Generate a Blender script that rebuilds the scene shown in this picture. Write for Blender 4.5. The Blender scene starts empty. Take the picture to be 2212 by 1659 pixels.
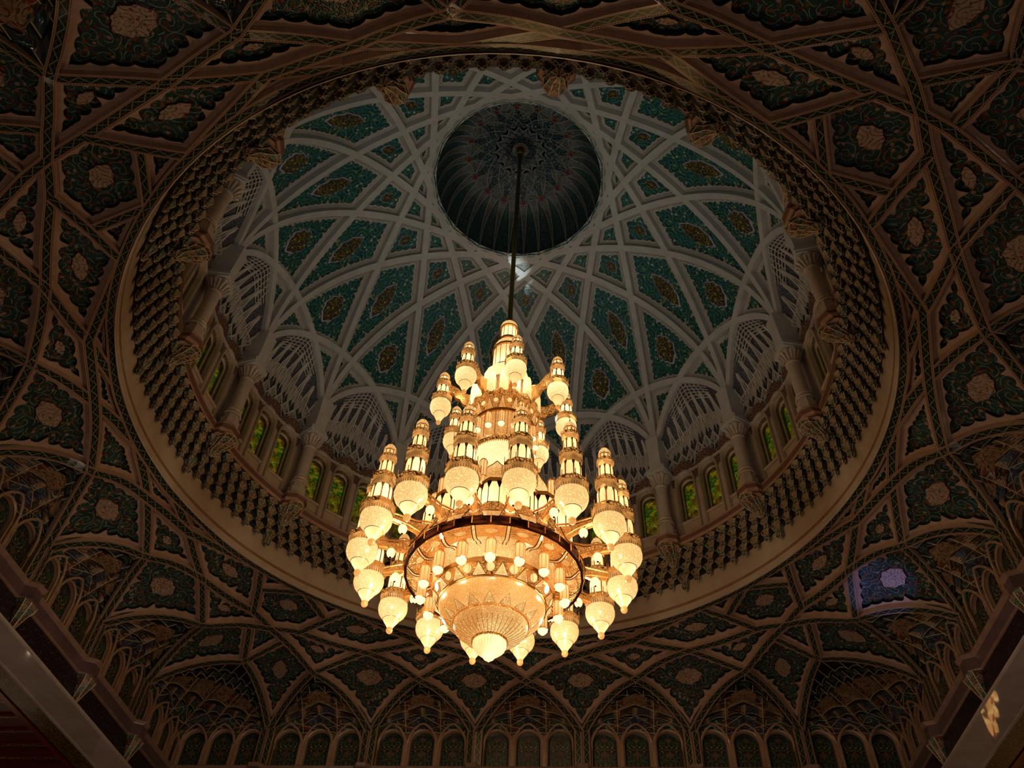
import bpy, math, random
import numpy as np
from mathutils import Matrix, Vector
from mathutils.geometry import delaunay_2d_cdt
random.seed(7)
PI = math.pi
S = 10.0          # one model unit is the 10 m radius of the dome gallery
Z0 = 21.0         # height of the gallery lip above the floor
rad = math.radians
scene = bpy.context.scene
C = scene.collection

# ------------------------------------------------------------------ camera
cam_d = bpy.data.cameras.new('camera')
cam = bpy.data.objects.new('camera', cam_d)
C.objects.link(cam)
cam_d.sensor_width = 36.0
cam_d.lens = 1764.9 / 2212 * 36.0
cam_d.clip_end = 500
cam.matrix_world = (Matrix.Translation((2.0978, -16.9883, -19.4592 + Z0))
                    @ Matrix.Rotation(0.11144663, 4, 'Z') @ Matrix.Rotation(2.42008785, 4, 'X')
                    @ Matrix.Rotation(0.05409161, 4, 'Z'))
scene.camera = cam

# ------------------------------------------------------------------ world, exposure
w = bpy.data.worlds.new('World'); scene.world = w; w.use_nodes = True
w.node_tree.nodes['Background'].inputs[0].default_value = (0.5, 0.6, 0.8, 1)
w.node_tree.nodes['Background'].inputs[1].default_value = 0.0
vs = scene.view_settings
vs.view_transform = 'Standard'; vs.look = 'None'; vs.gamma = 1.0; vs.use_curve_mapping = False
vs.exposure = 0.0
scene.cycles.use_denoising = True
scene.cycles.max_bounces = 4
scene.cycles.diffuse_bounces = 2
scene.cycles.glossy_bounces = 2
scene.cycles.use_adaptive_sampling = True
scene.cycles.adaptive_threshold = .07
scene.cycles.transmission_bounces = 2
scene.cycles.sample_clamp_indirect = 4.0
scene.cycles.blur_glossy = 0.5

# ------------------------------------------------------------------ lights
def light(name, kind, loc, energy, color, size=0.3, aim=None, **kw):
    d = bpy.data.lights.new(name, kind); d.energy = energy; d.color = color
    if kind in ('POINT', 'SPOT'): d.shadow_soft_size = size
    for k, v in kw.items(): setattr(d, k, v)
    o = bpy.data.objects.new(name, d); C.objects.link(o); o.location = loc
    if aim is not None:
        o.rotation_euler = (Vector(aim) - Vector(loc)).to_track_quat('-Z', 'Y').to_euler()
    return o
# sixteen small up-lighters standing on the gallery lip, washing the dome
COVE = 44.0
for k in range(16):
    a = rad(22.5 * k)
    light('cove_uplight', 'SPOT', (S * .985 * math.cos(a), S * .985 * math.sin(a), Z0 + .25), COVE,
          (.66, .96, 1.0), .15, (-3.0 * math.cos(a), -3.0 * math.sin(a), Z0 + 13.0), spot_size=rad(115), spot_blend=.9)
# the chandelier's lamps: bulbs around its waist, in its crown and under its bowls
BULB = 120.0
for k in range(8):
    a = rad(3.35 + 45 * k)
    light('chandelier_bulb', 'POINT', (S * .265 * math.cos(a), S * .265 * math.sin(a), Z0 - 7.9), BULB, (1, .80, .58), .12)
for k in range(4):
    a = rad(37 + 90 * k)
    light('crown_bulb', 'POINT', (S * .15 * math.cos(a), S * .15 * math.sin(a), Z0 - .6), BULB * .12, (1, .80, .58), .12)
# unseen spots low in the hall, added as fill for the vault and walls
FILL = 300.0
for x, y, tx, ty in ((-10.5, -11, -13.4, -6), (10.5, -11, 13.4, -6), (-10.5, 1, -13.4, 8), (10.5, 1, 13.4, 8), (-4, -11, -5, 13.2), (4, -11, 5, 13.2), (0, -11, 0, -13.4)):
    light('added_fill_spot', 'SPOT', (x, y, 3.0), FILL, (1, .82, .66), .6, (tx, ty, Z0 - 4.2), spot_size=rad(100), spot_blend=1.0)
# unseen spots added for a blue vault glow and a white dome glint
light('added_blue_spot', 'SPOT', (9.6, 9.4, 9.4), 900.0, (.32, .34, 1), .05, (12.1, 6.7, 17.9), spot_size=rad(15), spot_blend=.5)
light('added_glint_spot', 'SPOT', (2.45, -7.6, 2.2), 15000.0, (.8, 1, 1), .06, (-1.0, 4.85, 34.1), spot_size=rad(5), spot_blend=.5)

# ------------------------------------------------------------------ mesh helpers
class MB:
    def __init__(s): s.v = []; s.f = []; s.m = []; s.uv = []
    def add(s, vs, fs, m=0, uvs=None):
        n = len(s.v); s.v += [tuple(v) for v in vs]
        for i, f in enumerate(fs):
            s.f.append([n + a for a in f]); s.m.append(m)
            s.uv.append([uvs[a] for a in f] if uvs is not None else [(vs[a][0], vs[a][1]) for a in f])
    def box(s, c, d, m=0, rz=0):
        x, y, z = d[0] / 2, d[1] / 2, d[2] / 2; cs, sn = math.cos(rz), math.sin(rz)
        V = [(c[0] + a * x * cs - b * y * sn, c[1] + a * x * sn + b * y * cs, c[2] + e * z)
             for e in (-1, 1) for a, b in ((-1, -1), (1, -1), (1, 1), (-1, 1))]
        s.add(V, [(3, 2, 1, 0), (4, 5, 6, 7), (0, 1, 5, 4), (1, 2, 6, 5), (2, 3, 7, 6), (3, 0, 4, 7)], m)
    def lathe(s, prof, n=24, m=0, cx=0, cy=0, ph=0, a0=0, a1=2 * PI, lobes=0, amp=0.0):
        full = abs(a1 - a0 - 2 * PI) < 1e-6
        cols = n if full else n + 1
        V = []; UV = []
        L = 0; prev = None
        for (r, z) in prof:
            if prev: L += math.hypot(r - prev[0], z - prev[1])
            prev = (r, z)
            for i in range(cols):
                a = a0 + (a1 - a0) * i / n + ph
                rr = r * (1 + amp * math.cos(lobes * a)) if lobes else r
                V.append((cx + rr * math.cos(a), cy + rr * math.sin(a), z)); UV.append((i / n, L))
        F = []
        for j in range(len(prof) - 1):
            for i in range(n):
                i2 = (i + 1) % cols
                F.append((j * cols + i, j * cols + i2, (j + 1) * cols + i2, (j + 1) * cols + i))
        s.add(V, F, m, UV)
    def tube(s, pts, r, n=6, m=0, cap=False):
        P = [Vector(p) for p in pts]; V = []; F = []
        up = Vector((0, 0, 1)); k = len(P)
        for i, p in enumerate(P):
            t = (P[min(i + 1, k - 1)] - P[max(i - 1, 0)]).normalized()
            a = t.cross(up)
            if a.length < 1e-4: a = t.cross(Vector((1, 0, 0)))
            a.normalize(); b = t.cross(a)
            rr = r[i] if isinstance(r, (list, tuple)) else r
            for j in range(n):
                q = 2 * PI * j / n + PI / n
                V.append(p + rr * (math.cos(q) * a + math.sin(q) * b))
        for i in range(k - 1):
            for j in range(n):
                j2 = (j + 1) % n
                F.append((i * n + j, i * n + j2, (i + 1) * n + j2, (i + 1) * n + j))
        if cap: F.append(tuple(range(n))); F.append(tuple((k - 1) * n + j for j in range(n)))
        s.add(V, F, m)
    def build(s, name, mats, parent=None, smooth=False, scale=S, zoff=0.0):
        me = bpy.data.meshes.new(name)
        me.from_pydata([(x * scale, y * scale, z * scale + zoff) for x, y, z in s.v], [], s.f)
        if not isinstance(mats, (list, tuple)): mats = [mats]
        for q in mats: me.materials.append(q)
        me.polygons.foreach_set('material_index', s.m)
        uvl = me.uv_layers.new(name='UVMap')
        flat = []
        for u in s.uv:
            for a in u: flat += [a[0], a[1]]
        uvl.data.foreach_set('uv', flat)
        if smooth: me.polygons.foreach_set('use_smooth', [True] * len(me.polygons))
        me.validate()
        o = bpy.data.objects.new(name, me); C.objects.link(o)
        if parent: o.parent = parent
        return o
def empty(name, loc=(0, 0, 0), label=None, cat=None, group=None, kind=None, rz=0):
    o = bpy.data.objects.new(name, None); C.objects.link(o); o.location = loc; o.rotation_euler = (0, 0, rz)
    o.empty_display_size = .3
    return tag(o, label, cat, group, kind)
def tag(o, label=None, cat=None, group=None, kind=None):
    if label: o['label'] = label
    if cat: o['category'] = cat
    if group: o['group'] = group
    if kind: o['kind'] = kind
    return o
def dup(o, parent=None, rz=None, sx=None, loc=None):
    c = o.copy(); C.objects.link(c); c.parent = parent
    if rz is not None: c.rotation_euler = (0, 0, rz)
    if sx is not None: c.scale = (sx, 1, 1)
    if loc is not None: c.location = loc
    for ch in list(o.children):
        g = ch.copy(); C.objects.link(g); g.parent = c
        for ch2 in list(ch.children):
            h = ch2.copy(); C.objects.link(h); h.parent = g
    return c

# ------------------------------------------------------------------ materials
def srgb(r, g, b):
    f = lambda c: (c / 255 / 12.92) if c <= 10 else ((c / 255 + .055) / 1.055) ** 2.4
    return (f(r), f(g), f(b), 1)
class NT:
    def __init__(s, name):
        s.mat = bpy.data.materials.new(name); s.mat.use_nodes = True
        s.t = s.mat.node_tree; s.n = s.t.nodes; s.l = s.t.links
        s.b = s.n['Principled BSDF']
    def node(s, typ, **kw):
        x = s.n.new(typ)
        for k, v in kw.items():
            if k.startswith('i_'):
                key = k[2:]; key = int(key) if key.isdigit() else key.replace('_', ' ')
                s.put(x.inputs[key], v)
            else: setattr(x, k, v)
        return x
    def put(s, inp, v):
        if isinstance(v, bpy.types.NodeSocket): s.l.new(v, inp)
        else: inp.default_value = v
    def math(s, op, a, b=0.0, c=0.0):
        x = s.n.new('ShaderNodeMath'); x.operation = op
        for i, v in enumerate((a, b, c)): s.put(x.inputs[i], v)
        return x.outputs[0]
    def mix(s, fac, a, b):
        x = s.n.new('ShaderNodeMix'); x.data_type = 'RGBA'
        s.put(x.inputs[0], fac); s.put(x.inputs[6], a); s.put(x.inputs[7], b)
        return x.outputs[2]
    def step(s, v, lo, hi):
        x = s.n.new('ShaderNodeMapRange'); x.interpolation_type = 'SMOOTHSTEP'
        s.put(x.inputs[0], v); x.inputs[1].default_value = lo; x.inputs[2].default_value = hi
        return x.outputs[0]
    def uv(s): return s.n.new('ShaderNodeUVMap').outputs[0]
    def obj(s): return s.n.new('ShaderNodeTexCoord').outputs['Object']
    def scale(s, v, k):
        x = s.n.new('ShaderNodeVectorMath'); x.operation = 'MULTIPLY'
        s.put(x.inputs[0], v); x.inputs[1].default_value = k if isinstance(k, tuple) else (k, k, k)
        return x.outputs[0]
    def sep(s, v):
        x = s.n.new('ShaderNodeSeparateXYZ'); s.put(x.inputs[0], v); return x.outputs
    def bump(s, h, strength=.4, dist=.02):
        x = s.n.new('ShaderNodeBump'); x.inputs['Strength'].default_value = strength
        x.inputs['Distance'].default_value = dist; s.put(x.inputs['Height'], h)
        s.l.new(x.outputs[0], s.b.inputs['Normal'])
    def col(s, c): s.put(s.b.inputs['Base Color'], c)
    def rough(s, r): s.put(s.b.inputs['Roughness'], r)

def scrolls(n, vec, sc, turns=1.6, lw=.16):
    """spiral vine scrolls: one log spiral in every Voronoi cell; returns (line mask, cell colour, distance)"""
    v = n.node('ShaderNodeTexVoronoi', voronoi_dimensions='2D', i_Vector=vec, i_Scale=sc)
    dist = v.outputs['Distance']; col = v.outputs['Color']; pos = v.outputs['Position']
    sub = n.n.new('ShaderNodeVectorMath'); sub.operation = 'SUBTRACT'
    n.l.new(vec, sub.inputs[0]); n.l.new(pos, sub.inputs[1])
    x, y, _ = n.sep(sub.outputs[0])
    ang = n.math('ARCTAN2', y, x)
    lr = n.math('MULTIPLY', dist, 9.0)
    ph = n.math('ADD', n.math('MULTIPLY', ang, 1.0), lr)
    sn = n.math('ABSOLUTE', n.math('SINE', n.math('MULTIPLY', ph, 1.0)))
    line = n.math('SUBTRACT', 1.0, n.step(sn, lw * .6, lw * 1.6))
    return line, col, dist
def mosaic(name, base, base2, line, accents, sc, rough=.28, lw=.2, dens=.55, spec=.5):
    n = NT(name); uv = n.uv()
    nz = n.node('ShaderNodeTexNoise', i_Vector=uv, i_Scale=sc * 1.3, i_Detail=3.0)
    warp = n.n.new('ShaderNodeVectorMath'); warp.operation = 'MULTIPLY_ADD'
    n.l.new(nz.outputs['Color'], warp.inputs[0]); warp.inputs[1].default_value = (.35 / sc,) * 3; n.l.new(uv, warp.inputs[2])
    vec = warp.outputs[0]
    l1, c1, d1 = scrolls(n, vec, sc, lw=lw)
    l2, c2, d2 = scrolls(n, n.scale(vec, (1.0, 1.07, 1)), sc * 2.1, lw=lw * 1.2)
    body = n.mix(n.step(nz.outputs['Fac'], .4, .62), base, base2)
    body = n.mix(n.math('MULTIPLY', l2, .75), body, accents[0])
    body = n.mix(n.math('MULTIPLY', l1, .9), body, line)
    fl = n.node('ShaderNodeTexVoronoi', voronoi_dimensions='2D', i_Vector=vec, i_Scale=sc * 2.6)
    dot = n.math('SUBTRACT', 1.0, n.step(fl.outputs['Distance'], .2, .3))
    cr, cg, cb = n.sep(fl.outputs['Color'])
    for i, acc in enumerate(accents):
        m = n.math('MULTIPLY', dot, n.math('MULTIPLY', n.math('GREATER_THAN', cr, i / len(accents)), n.math('LESS_THAN', cr, (i + dens) / len(accents))))
        body = n.mix(m, body, acc)
    ring = n.math('MULTIPLY', n.math('SUBTRACT', 1.0, n.step(n.math('ABSOLUTE', n.math('SUBTRACT', fl.outputs['Distance'], .36)), .02, .06)), .4)
    body = n.mix(ring, body, base)
    n.col(body); n.rough(rough); n.b.inputs['Specular IOR Level'].default_value = spec
    te = n.node('ShaderNodeTexVoronoi', voronoi_dimensions='2D', i_Vector=uv, i_Scale=sc * 9)
    n.bump(te.outputs['Distance'], .35, .012)
    return n.mat
def stone(name, c1, c2, sc=3.0, rough=.45, bump=.1, joints=None, spec=.5):
    n = NT(name); o = n.obj()
    nz = n.node('ShaderNodeTexNoise', i_Vector=o, i_Scale=sc, i_Detail=6.0, i_Roughness=.65)
    c = n.mix(n.step(nz.outputs['Fac'], .3, .7), c1, c2)
    n.col(c); n.rough(rough); n.b.inputs['Specular IOR Level'].default_value = spec
    n.bump(nz.outputs['Fac'], bump, .02)
    return n.mat
def plain(name, c, rough=.5, metal=0.0, spec=.5):
    n = NT(name); n.col(c); n.rough(rough); n.b.inputs['Metallic'].default_value = metal
    n.b.inputs['Specular IOR Level'].default_value = spec
    return n.mat
# dome
M_PL = stone('dome_plaster', srgb(196, 190, 182), srgb(178, 172, 166), 2.2, .42, .08)
M_RIB = stone('dome_rib_stone', srgb(206, 200, 194), srgb(190, 184, 178), 1.6, .3, .05)
M_TEAL = mosaic('teal_mosaic', srgb(28, 92, 88), srgb(20, 70, 70), srgb(128, 196, 190),
                [srgb(64, 104, 60), srgb(176, 156, 70), srgb(24, 40, 70), srgb(190, 184, 160)], 19, .3, lw=.15)
M_DMED = mosaic('gold_medallion_mosaic', srgb(30, 26, 34), srgb(60, 52, 22), srgb(196, 170, 60),
                [srgb(150, 130, 40), srgb(90, 60, 40), srgb(60, 120, 120), srgb(200, 180, 90)], 20, .35)
M_LAV = plain('lavender_line', srgb(190, 176, 214), .4)
M_GREYLINE = plain('grey_groove', srgb(120, 112, 108), .6)
M_NAVY = mosaic('navy_mosaic', srgb(26, 26, 44), srgb(20, 52, 58), srgb(120, 150, 150),
                [srgb(70, 100, 100), srgb(140, 130, 90), srgb(60, 30, 40), srgb(150, 150, 150)], 22, .4)
M_CUPT = mosaic('cup_teal_mosaic', srgb(24, 58, 60), srgb(34, 44, 44), srgb(90, 130, 130),
                [srgb(60, 110, 110), srgb(120, 110, 80), srgb(30, 30, 50), srgb(130, 130, 120)], 22, .4)
M_CUPW = mosaic('cup_white_mosaic', srgb(120, 122, 118), srgb(90, 94, 92), srgb(40, 44, 50),
                [srgb(60, 66, 70), srgb(40, 70, 70), srgb(90, 40, 40), srgb(40, 40, 46)], 24, .4)
M_CUPL = plain('cup_rim_line', srgb(150, 152, 140), .4)
M_RED = plain('red_star', srgb(120, 40, 36), .4)
# vault
M_BEIGE = stone('vault_marble', srgb(196, 164, 142), srgb(178, 146, 124), 4.5, .14, .15)
M_VMOS = mosaic('vault_mosaic', srgb(42, 78, 74), srgb(30, 56, 56), srgb(132, 160, 144),
                [srgb(118, 80, 40), srgb(150, 84, 36), srgb(110, 48, 36), srgb(170, 130, 110)], 24, .13, lw=.17, dens=.7)
M_VMED = mosaic('vault_medallion_mosaic', srgb(186, 158, 134), srgb(176, 148, 124), srgb(78, 44, 36),
                [srgb(176, 146, 122), srgb(130, 60, 46), srgb(74, 84, 66), srgb(206, 168, 146)], 34, .3, lw=.26, dens=.35)
M_DARK = plain('mosaic_edge', srgb(24, 30, 34), .4)
M_MAROON = plain('maroon_line', srgb(90, 40, 40), .4)
M_DRUM = stone('drum_marble', srgb(206, 184, 162), srgb(190, 168, 146), 1.2, .22, .05)
def strap_mat():   # narrow ribbon band between plain marble fillets
    n = NT('strap_ribbon_mosaic'); u, v, _ = n.sep(n.uv())
    c = n.math('ABSOLUTE', n.math('SUBTRACT', v, .5))          # 0 in the middle, .5 at the edge
    tri = n.math('PINGPONG', n.math('MULTIPLY', u, 26.0), .5)   # 0..0.5
    z1 = n.math('ABSOLUTE', n.math('SUBTRACT', n.math('SUBTRACT', v, .5), n.math('MULTIPLY', n.math('SUBTRACT', tri, .25), .9)))
    tri2 = n.math('PINGPONG', n.math('ADD', n.math('MULTIPLY', u, 26.0), .5), .5)
    z2 = n.math('ABSOLUTE', n.math('SUBTRACT', n.math('SUBTRACT', v, .5), n.math('MULTIPLY', n.math('SUBTRACT', tri2, .25), .9)))
    g = srgb(34, 42, 34)
    col = n.mix(n.math('SUBTRACT', 1.0, n.step(z2, .03, .07)), g, srgb(80, 72, 40))
    col = n.mix(n.math('SUBTRACT', 1.0, n.step(z1, .03, .07)), col, srgb(122, 134, 104))
    col = n.mix(n.math('GREATER_THAN', c, .25), col, srgb(34, 26, 24))
    col = n.mix(n.math('GREATER_THAN', c, .285), col, srgb(170, 136, 110))
    col = n.mix(n.math('MULTIPLY', n.math('MULTIPLY', n.math('GREATER_THAN', c, .36), n.math('LESS_THAN', c, .42)), n.math('GREATER_THAN', n.math('SINE', n.math('MULTIPLY', u, 1100.0)), -.2)), col, srgb(70, 40, 36))
    col = n.mix(n.math('GREATER_THAN', c, .45), col, srgb(176, 140, 112))
    n.col(col); n.rough(.2); return n.mat
M_STRAP = strap_mat()
M_COL = stone('column_stone', srgb(200, 182, 166), srgb(184, 166, 150), 2.5, .4, .06)
M_FRAME = stone('window_moulding_stone', srgb(196, 176, 156), srgb(180, 160, 142), 2.5, .4, .06)
M_LIP = stone('gallery_lip_stone', srgb(196, 156, 134), srgb(176, 136, 116), 2.5, .35, .06)
M_BAND = mosaic('gold_olive_band', srgb(84, 74, 46), srgb(62, 56, 40), srgb(130, 112, 70), [srgb(96, 60, 40), srgb(110, 110, 60)], 40, .4)
M_TILE = mosaic('small_tile', srgb(40, 56, 76), srgb(70, 90, 96), srgb(150, 160, 160), [srgb(110, 40, 50), srgb(150, 130, 120)], 40, .35)
M_FAN = mosaic('fan_tile', srgb(96, 56, 44), srgb(76, 46, 40), srgb(190, 170, 150), [srgb(60, 30, 30), srgb(120, 100, 60)], 40, .35)
M_MQA = mosaic('muqarnas_teal', srgb(58, 96, 92), srgb(36, 66, 68), srgb(186, 196, 160), [srgb(120, 70, 40), srgb(90, 100, 60)], 30, .25)
M_MQB = mosaic('muqarnas_brown', srgb(96, 66, 48), srgb(60, 40, 36), srgb(186, 160, 120), [srgb(60, 70, 60), srgb(150, 60, 44)], 30, .25)
M_MQC = mosaic('muqarnas_cream', srgb(168, 140, 110), srgb(130, 110, 84), srgb(60, 44, 40), [srgb(60, 80, 70), srgb(120, 60, 44)], 34, .25)
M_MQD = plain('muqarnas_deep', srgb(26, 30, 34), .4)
M_MQL = plain('muqarnas_cream_line', srgb(206, 186, 150), .3)
M_WMOS = mosaic('wall_panel_mosaic', srgb(38, 62, 52), srgb(26, 42, 40), srgb(110, 136, 116),
                [srgb(120, 76, 36), srgb(60, 84, 100), srgb(150, 110, 70), srgb(90, 50, 40)], 24, .2)
M_WST = stone('wall_stone', srgb(184, 148, 118), srgb(166, 130, 104), 3.0, .3, .08)
M_LEDGE = stone('ledge_stone', srgb(112, 84, 84), srgb(92, 68, 70), 3.0, .3, .08)
M_BEAM = stone('polished_marble', srgb(196, 176, 160), srgb(178, 156, 142), 1.0, .035, .0, spec=.8)
M_FRZ = mosaic('calligraphy_frieze', srgb(24, 20, 30), srgb(30, 24, 34), srgb(66, 40, 42), [srgb(46, 30, 36), srgb(26, 22, 32), srgb(60, 56, 60), srgb(90, 50, 44)], 34, .22, lw=.34)
M_REDC = stone('aisle_red', srgb(96, 18, 14), srgb(70, 12, 12), 2.0, .3, .05)
M_AGOLD = mosaic('aisle_gold_band', srgb(70, 66, 30), srgb(44, 40, 22), srgb(170, 130, 50), [srgb(120, 50, 30), srgb(150, 120, 60)], 34, .3)
M_CARPET = stone('carpet', srgb(130, 84, 66), srgb(104, 66, 56), 4.0, .9, .1)
# chandelier
def lit(name, c1, c2, s1, s2, sc, fine=0.0, ver=0.0, base=(.10, .05, .02, 1), rough=.25):
    n = NT(name); o = n.obj(); u, v, _ = n.sep(n.uv())
    nz = n.node('ShaderNodeTexNoise', i_Vector=o, i_Scale=sc, i_Detail=2.0)
    f = n.step(nz.outputs['Fac'], .38, .66)
    col = n.mix(f, c1, c2)
    st = n.math('ADD', n.math('MULTIPLY', f, s2 - s1), s1)
    if fine:
        vo = n.node('ShaderNodeTexVoronoi', i_Vector=o, i_Scale=fine)
        k = n.math('ADD', .62, n.math('MULTIPLY', n.math('SUBTRACT', 1.0, n.step(vo.outputs['Distance'], .15, .75)), .55))
        r_, g_, b__ = n.sep(vo.outputs['Color'])
        k = n.math('ADD', k, n.math('MULTIPLY', n.math('GREATER_THAN', r_, .965), 1.3))
        st = n.math('MULTIPLY', st, k)
    if ver:
        wv = n.math('ABSOLUTE', n.math('SINE', n.math('MULTIPLY', u, ver * PI)))
        st = n.math('MULTIPLY', st, n.math('ADD', .55, n.math('MULTIPLY', n.step(wv, .04, .4), .45)))
    n.col(base); n.rough(rough)
    n.put(n.b.inputs['Emission Color'], col); n.put(n.b.inputs['Emission Strength'], st)
    return n.mat
E1 = (1.0, .60, .21, 1); E2 = (1.0, .42, .10, 1); EW = (1.0, .72, .33, 1)
M_GLASS = lit('lit_pleated_glass', E1, EW, 1.1, 2.2, .5, ver=48)
M_CRYS = lit('lit_crystal_beads', E1, EW, 1.15, 1.75, .4, fine=70)
M_CUPG = lit('lit_fluted_cup', E1, EW, 1.1, 1.9, 1.0, ver=32)
M_SOFT = lit('lit_amber_panel', E2, E1, .75, 1.15, .6, fine=50)
M_LGL = lit('lit_lantern_glass', E2, E1, .8, 1.25, .8, ver=24)
M_AMB = lit('lit_amber_beadwork', (1, .42, .09, 1), (1, .50, .15, 1), .8, 1.15, .7, fine=80, base=(.2, .08, .02, 1))
M_HOT = lit('lit_white_globe', EW, EW, 1.7, 2.0, 1.0)
for q in (M_SOFT, M_LGL, M_AMB): q.cycles.emission_sampling = 'NONE'
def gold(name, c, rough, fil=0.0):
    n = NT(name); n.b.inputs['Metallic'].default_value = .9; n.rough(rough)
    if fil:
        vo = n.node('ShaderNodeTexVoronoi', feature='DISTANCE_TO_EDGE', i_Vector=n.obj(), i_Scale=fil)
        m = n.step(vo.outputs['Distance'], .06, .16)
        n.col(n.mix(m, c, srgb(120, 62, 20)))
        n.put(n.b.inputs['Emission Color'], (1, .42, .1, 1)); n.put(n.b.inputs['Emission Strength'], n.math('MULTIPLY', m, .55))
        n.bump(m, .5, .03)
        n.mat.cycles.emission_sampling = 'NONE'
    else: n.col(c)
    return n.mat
M_GOLD = gold('gold_metal', srgb(226, 160, 84), .32); M_GOLD.node_tree.nodes['Principled BSDF'].inputs['Metallic'].default_value = .75
M_GLOW = lit('gold_soffit_painted_glow', E2, E2, .5, .75, 1.0, fine=5); M_GLOW.cycles.emission_sampling = 'NONE'  # lamplight reflected on gold bands and undersides, painted in as emission
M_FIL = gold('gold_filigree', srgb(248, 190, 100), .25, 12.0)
M_BRONZE = gold('dark_bronze', srgb(66, 30, 20), .15)
M_ROD = gold('green_gold_rod', srgb(110, 100, 40), .35)

# ------------------------------------------------------------------ 2-D loop helpers
def resample(P, step):
    P = np.asarray(P, float); d = np.r_[0, np.cumsum(np.hypot(*np.diff(P, axis=0).T))]
    n = max(2, int(math.ceil(d[-1] / step)) + 1); t = np.linspace(0, d[-1], n)
    return np.stack([np.interp(t, d, P[:, 0]), np.interp(t, d, P[:, 1])], 1)
def normals(P):
    T = np.gradient(P, axis=0); L = np.hypot(T[:, 0], T[:, 1])[:, None]; T = T / np.maximum(L, 1e-9)
    return np.stack([-T[:, 1], T[:, 0]], 1)
def seg_x(a, b, c, d):
    r = b - a; s = d - c; den = r[0] * s[1] - r[1] * s[0]
    if abs(den) < 1e-14: return None
    q = c - a; t = (q[0] * s[1] - q[1] * s[0]) / den; u = (q[0] * r[1] - q[1] * r[0]) / den
    return (t, u) if -1e-9 <= t <= 1 + 1e-9 and -1e-9 <= u <= 1 + 1e-9 else None
def offset_loop(edges, d, ext=None):
    """edges: list of polylines forming a CCW loop; returns the loop moved inward by d, edge by edge"""
    O = []
    for E in edges:
        N = normals(E); Q = E + N * d; e = ext or max(d * 3, .01)
        t0 = Q[0] - Q[1]; t0 = t0 / np.hypot(*t0); t1 = Q[-1] - Q[-2]; t1 = t1 / np.hypot(*t1)
        O.append(np.vstack([Q[0] + t0 * e, Q, Q[-1] + t1 * e]))
    n = len(O); start = [0.0] * n; end = [0.0] * n; pt = [None] * n
    for i in range(n):
        A = O[i]; B = O[(i + 1) % n]; best = None
        for a in range(len(A) - 1, 0, -1):
            for b in range(len(B) - 1):
                x = seg_x(A[a - 1], A[a], B[b], B[b + 1])
                if x:
                    ia = a - 1 + x[0]; ib = b + x[1]
                    cost = (len(A) - ia) + ib
                    if best is None or cost < best[0]: best = (cost, ia, ib, A[a - 1] + x[0] * (A[a] - A[a - 1]))
            if best is not None and len(A) - a > best[0] + 2: break
        if best is None: return None
        end[i] = best[1]; start[(i + 1) % n] = best[2]; pt[i] = best[3]
    R = []
    for i in range(n):
        if end[i] - start[i] < .3: return None
        a = pt[i - 1]; b = pt[i]; mid = O[i][int(math.floor(start[i])) + 1:int(math.ceil(end[i]))]
        R.append(np.vstack([a, mid, b]) if len(mid) else np.vstack([a, b]))
    return R
def join(edges): return np.vstack([E[:-1] for E in edges])
def area(P): x, y = P[:, 0], P[:, 1]; return .5 * float(np.sum(x * np.roll(y, -1) - y * np.roll(x, -1)))
def centroid(P):
    x, y = P[:, 0], P[:, 1]; cr = x * np.roll(y, -1) - y * np.roll(x, -1); a = cr.sum() / 2
    return np.array([((x + np.roll(x, -1)) * cr).sum(), ((y + np.roll(y, -1)) * cr).sum()]) / (6 * a)
def inside(P, q):
    x, y = q; x0, y0 = P[:, 0], P[:, 1]; x1, y1 = np.roll(x0, -1), np.roll(y0, -1)
    c = (y0 > y) != (y1 > y)
    with np.errstate(divide='ignore', invalid='ignore'): xi = x0 + (y - y0) * (x1 - x0) / (y1 - y0)
    return bool(np.sum(c & (x < xi)) % 2)
def scallop(edges, pitch, amp, notch=True, step=.0035):
    out = []
    for E in edges:
        L = float(np.sum(np.hypot(*np.diff(E, axis=0).T)))
        P = resample(E, step); n = len(P); t = np.linspace(0, 1, n); N = normals(P)
        k = max(1, int(round(L / pitch)))
        w = np.abs(np.sin(PI * k * t)) ** .6
        g = amp * (1 - w) * np.minimum(1, np.minimum(t, 1 - t) * k * 2)
        if notch and k >= 5:
            for tc in ((round(k * .5) / k,) if k < 9 else (round(k * .3) / k, round(k * .7) / k)):
                g = g + amp * 1.5 * np.exp(-((t - tc) * L / (pitch * .2)) ** 2)
        out.append((P + N * g[:, None])[:-1])
    return np.vstack(out)
def tri_fill(outer, hole=None, grid=None):
    V = [Vector(p) for p in outer]; n = len(V); E = [(i, (i + 1) % n) for i in range(n)]
    if hole is not None:
        m = len(hole); V += [Vector(p) for p in hole]; E += [(n + i, n + (i + 1) % m) for i in range(m)]
    if grid:
        lo = outer.min(0); hi = outer.max(0)
        for x in np.arange(lo[0] + grid / 2, hi[0], grid):
            for y in np.arange(lo[1] + grid / 2, hi[1], grid):
                if inside(outer, (x, y)) and (hole is None or not inside(hole, (x, y))): V.append(Vector((x, y)))
    r = delaunay_2d_cdt(V, E, [], 1, 1e-7)
    P = [tuple(p) for p in r[0]]; F = []
    for f in r[2]:
        if hole is not None:
            c = np.mean([P[i] for i in f], axis=0)
            if inside(hole, c): continue
        F.append(tuple(f))
    return P, F
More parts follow.
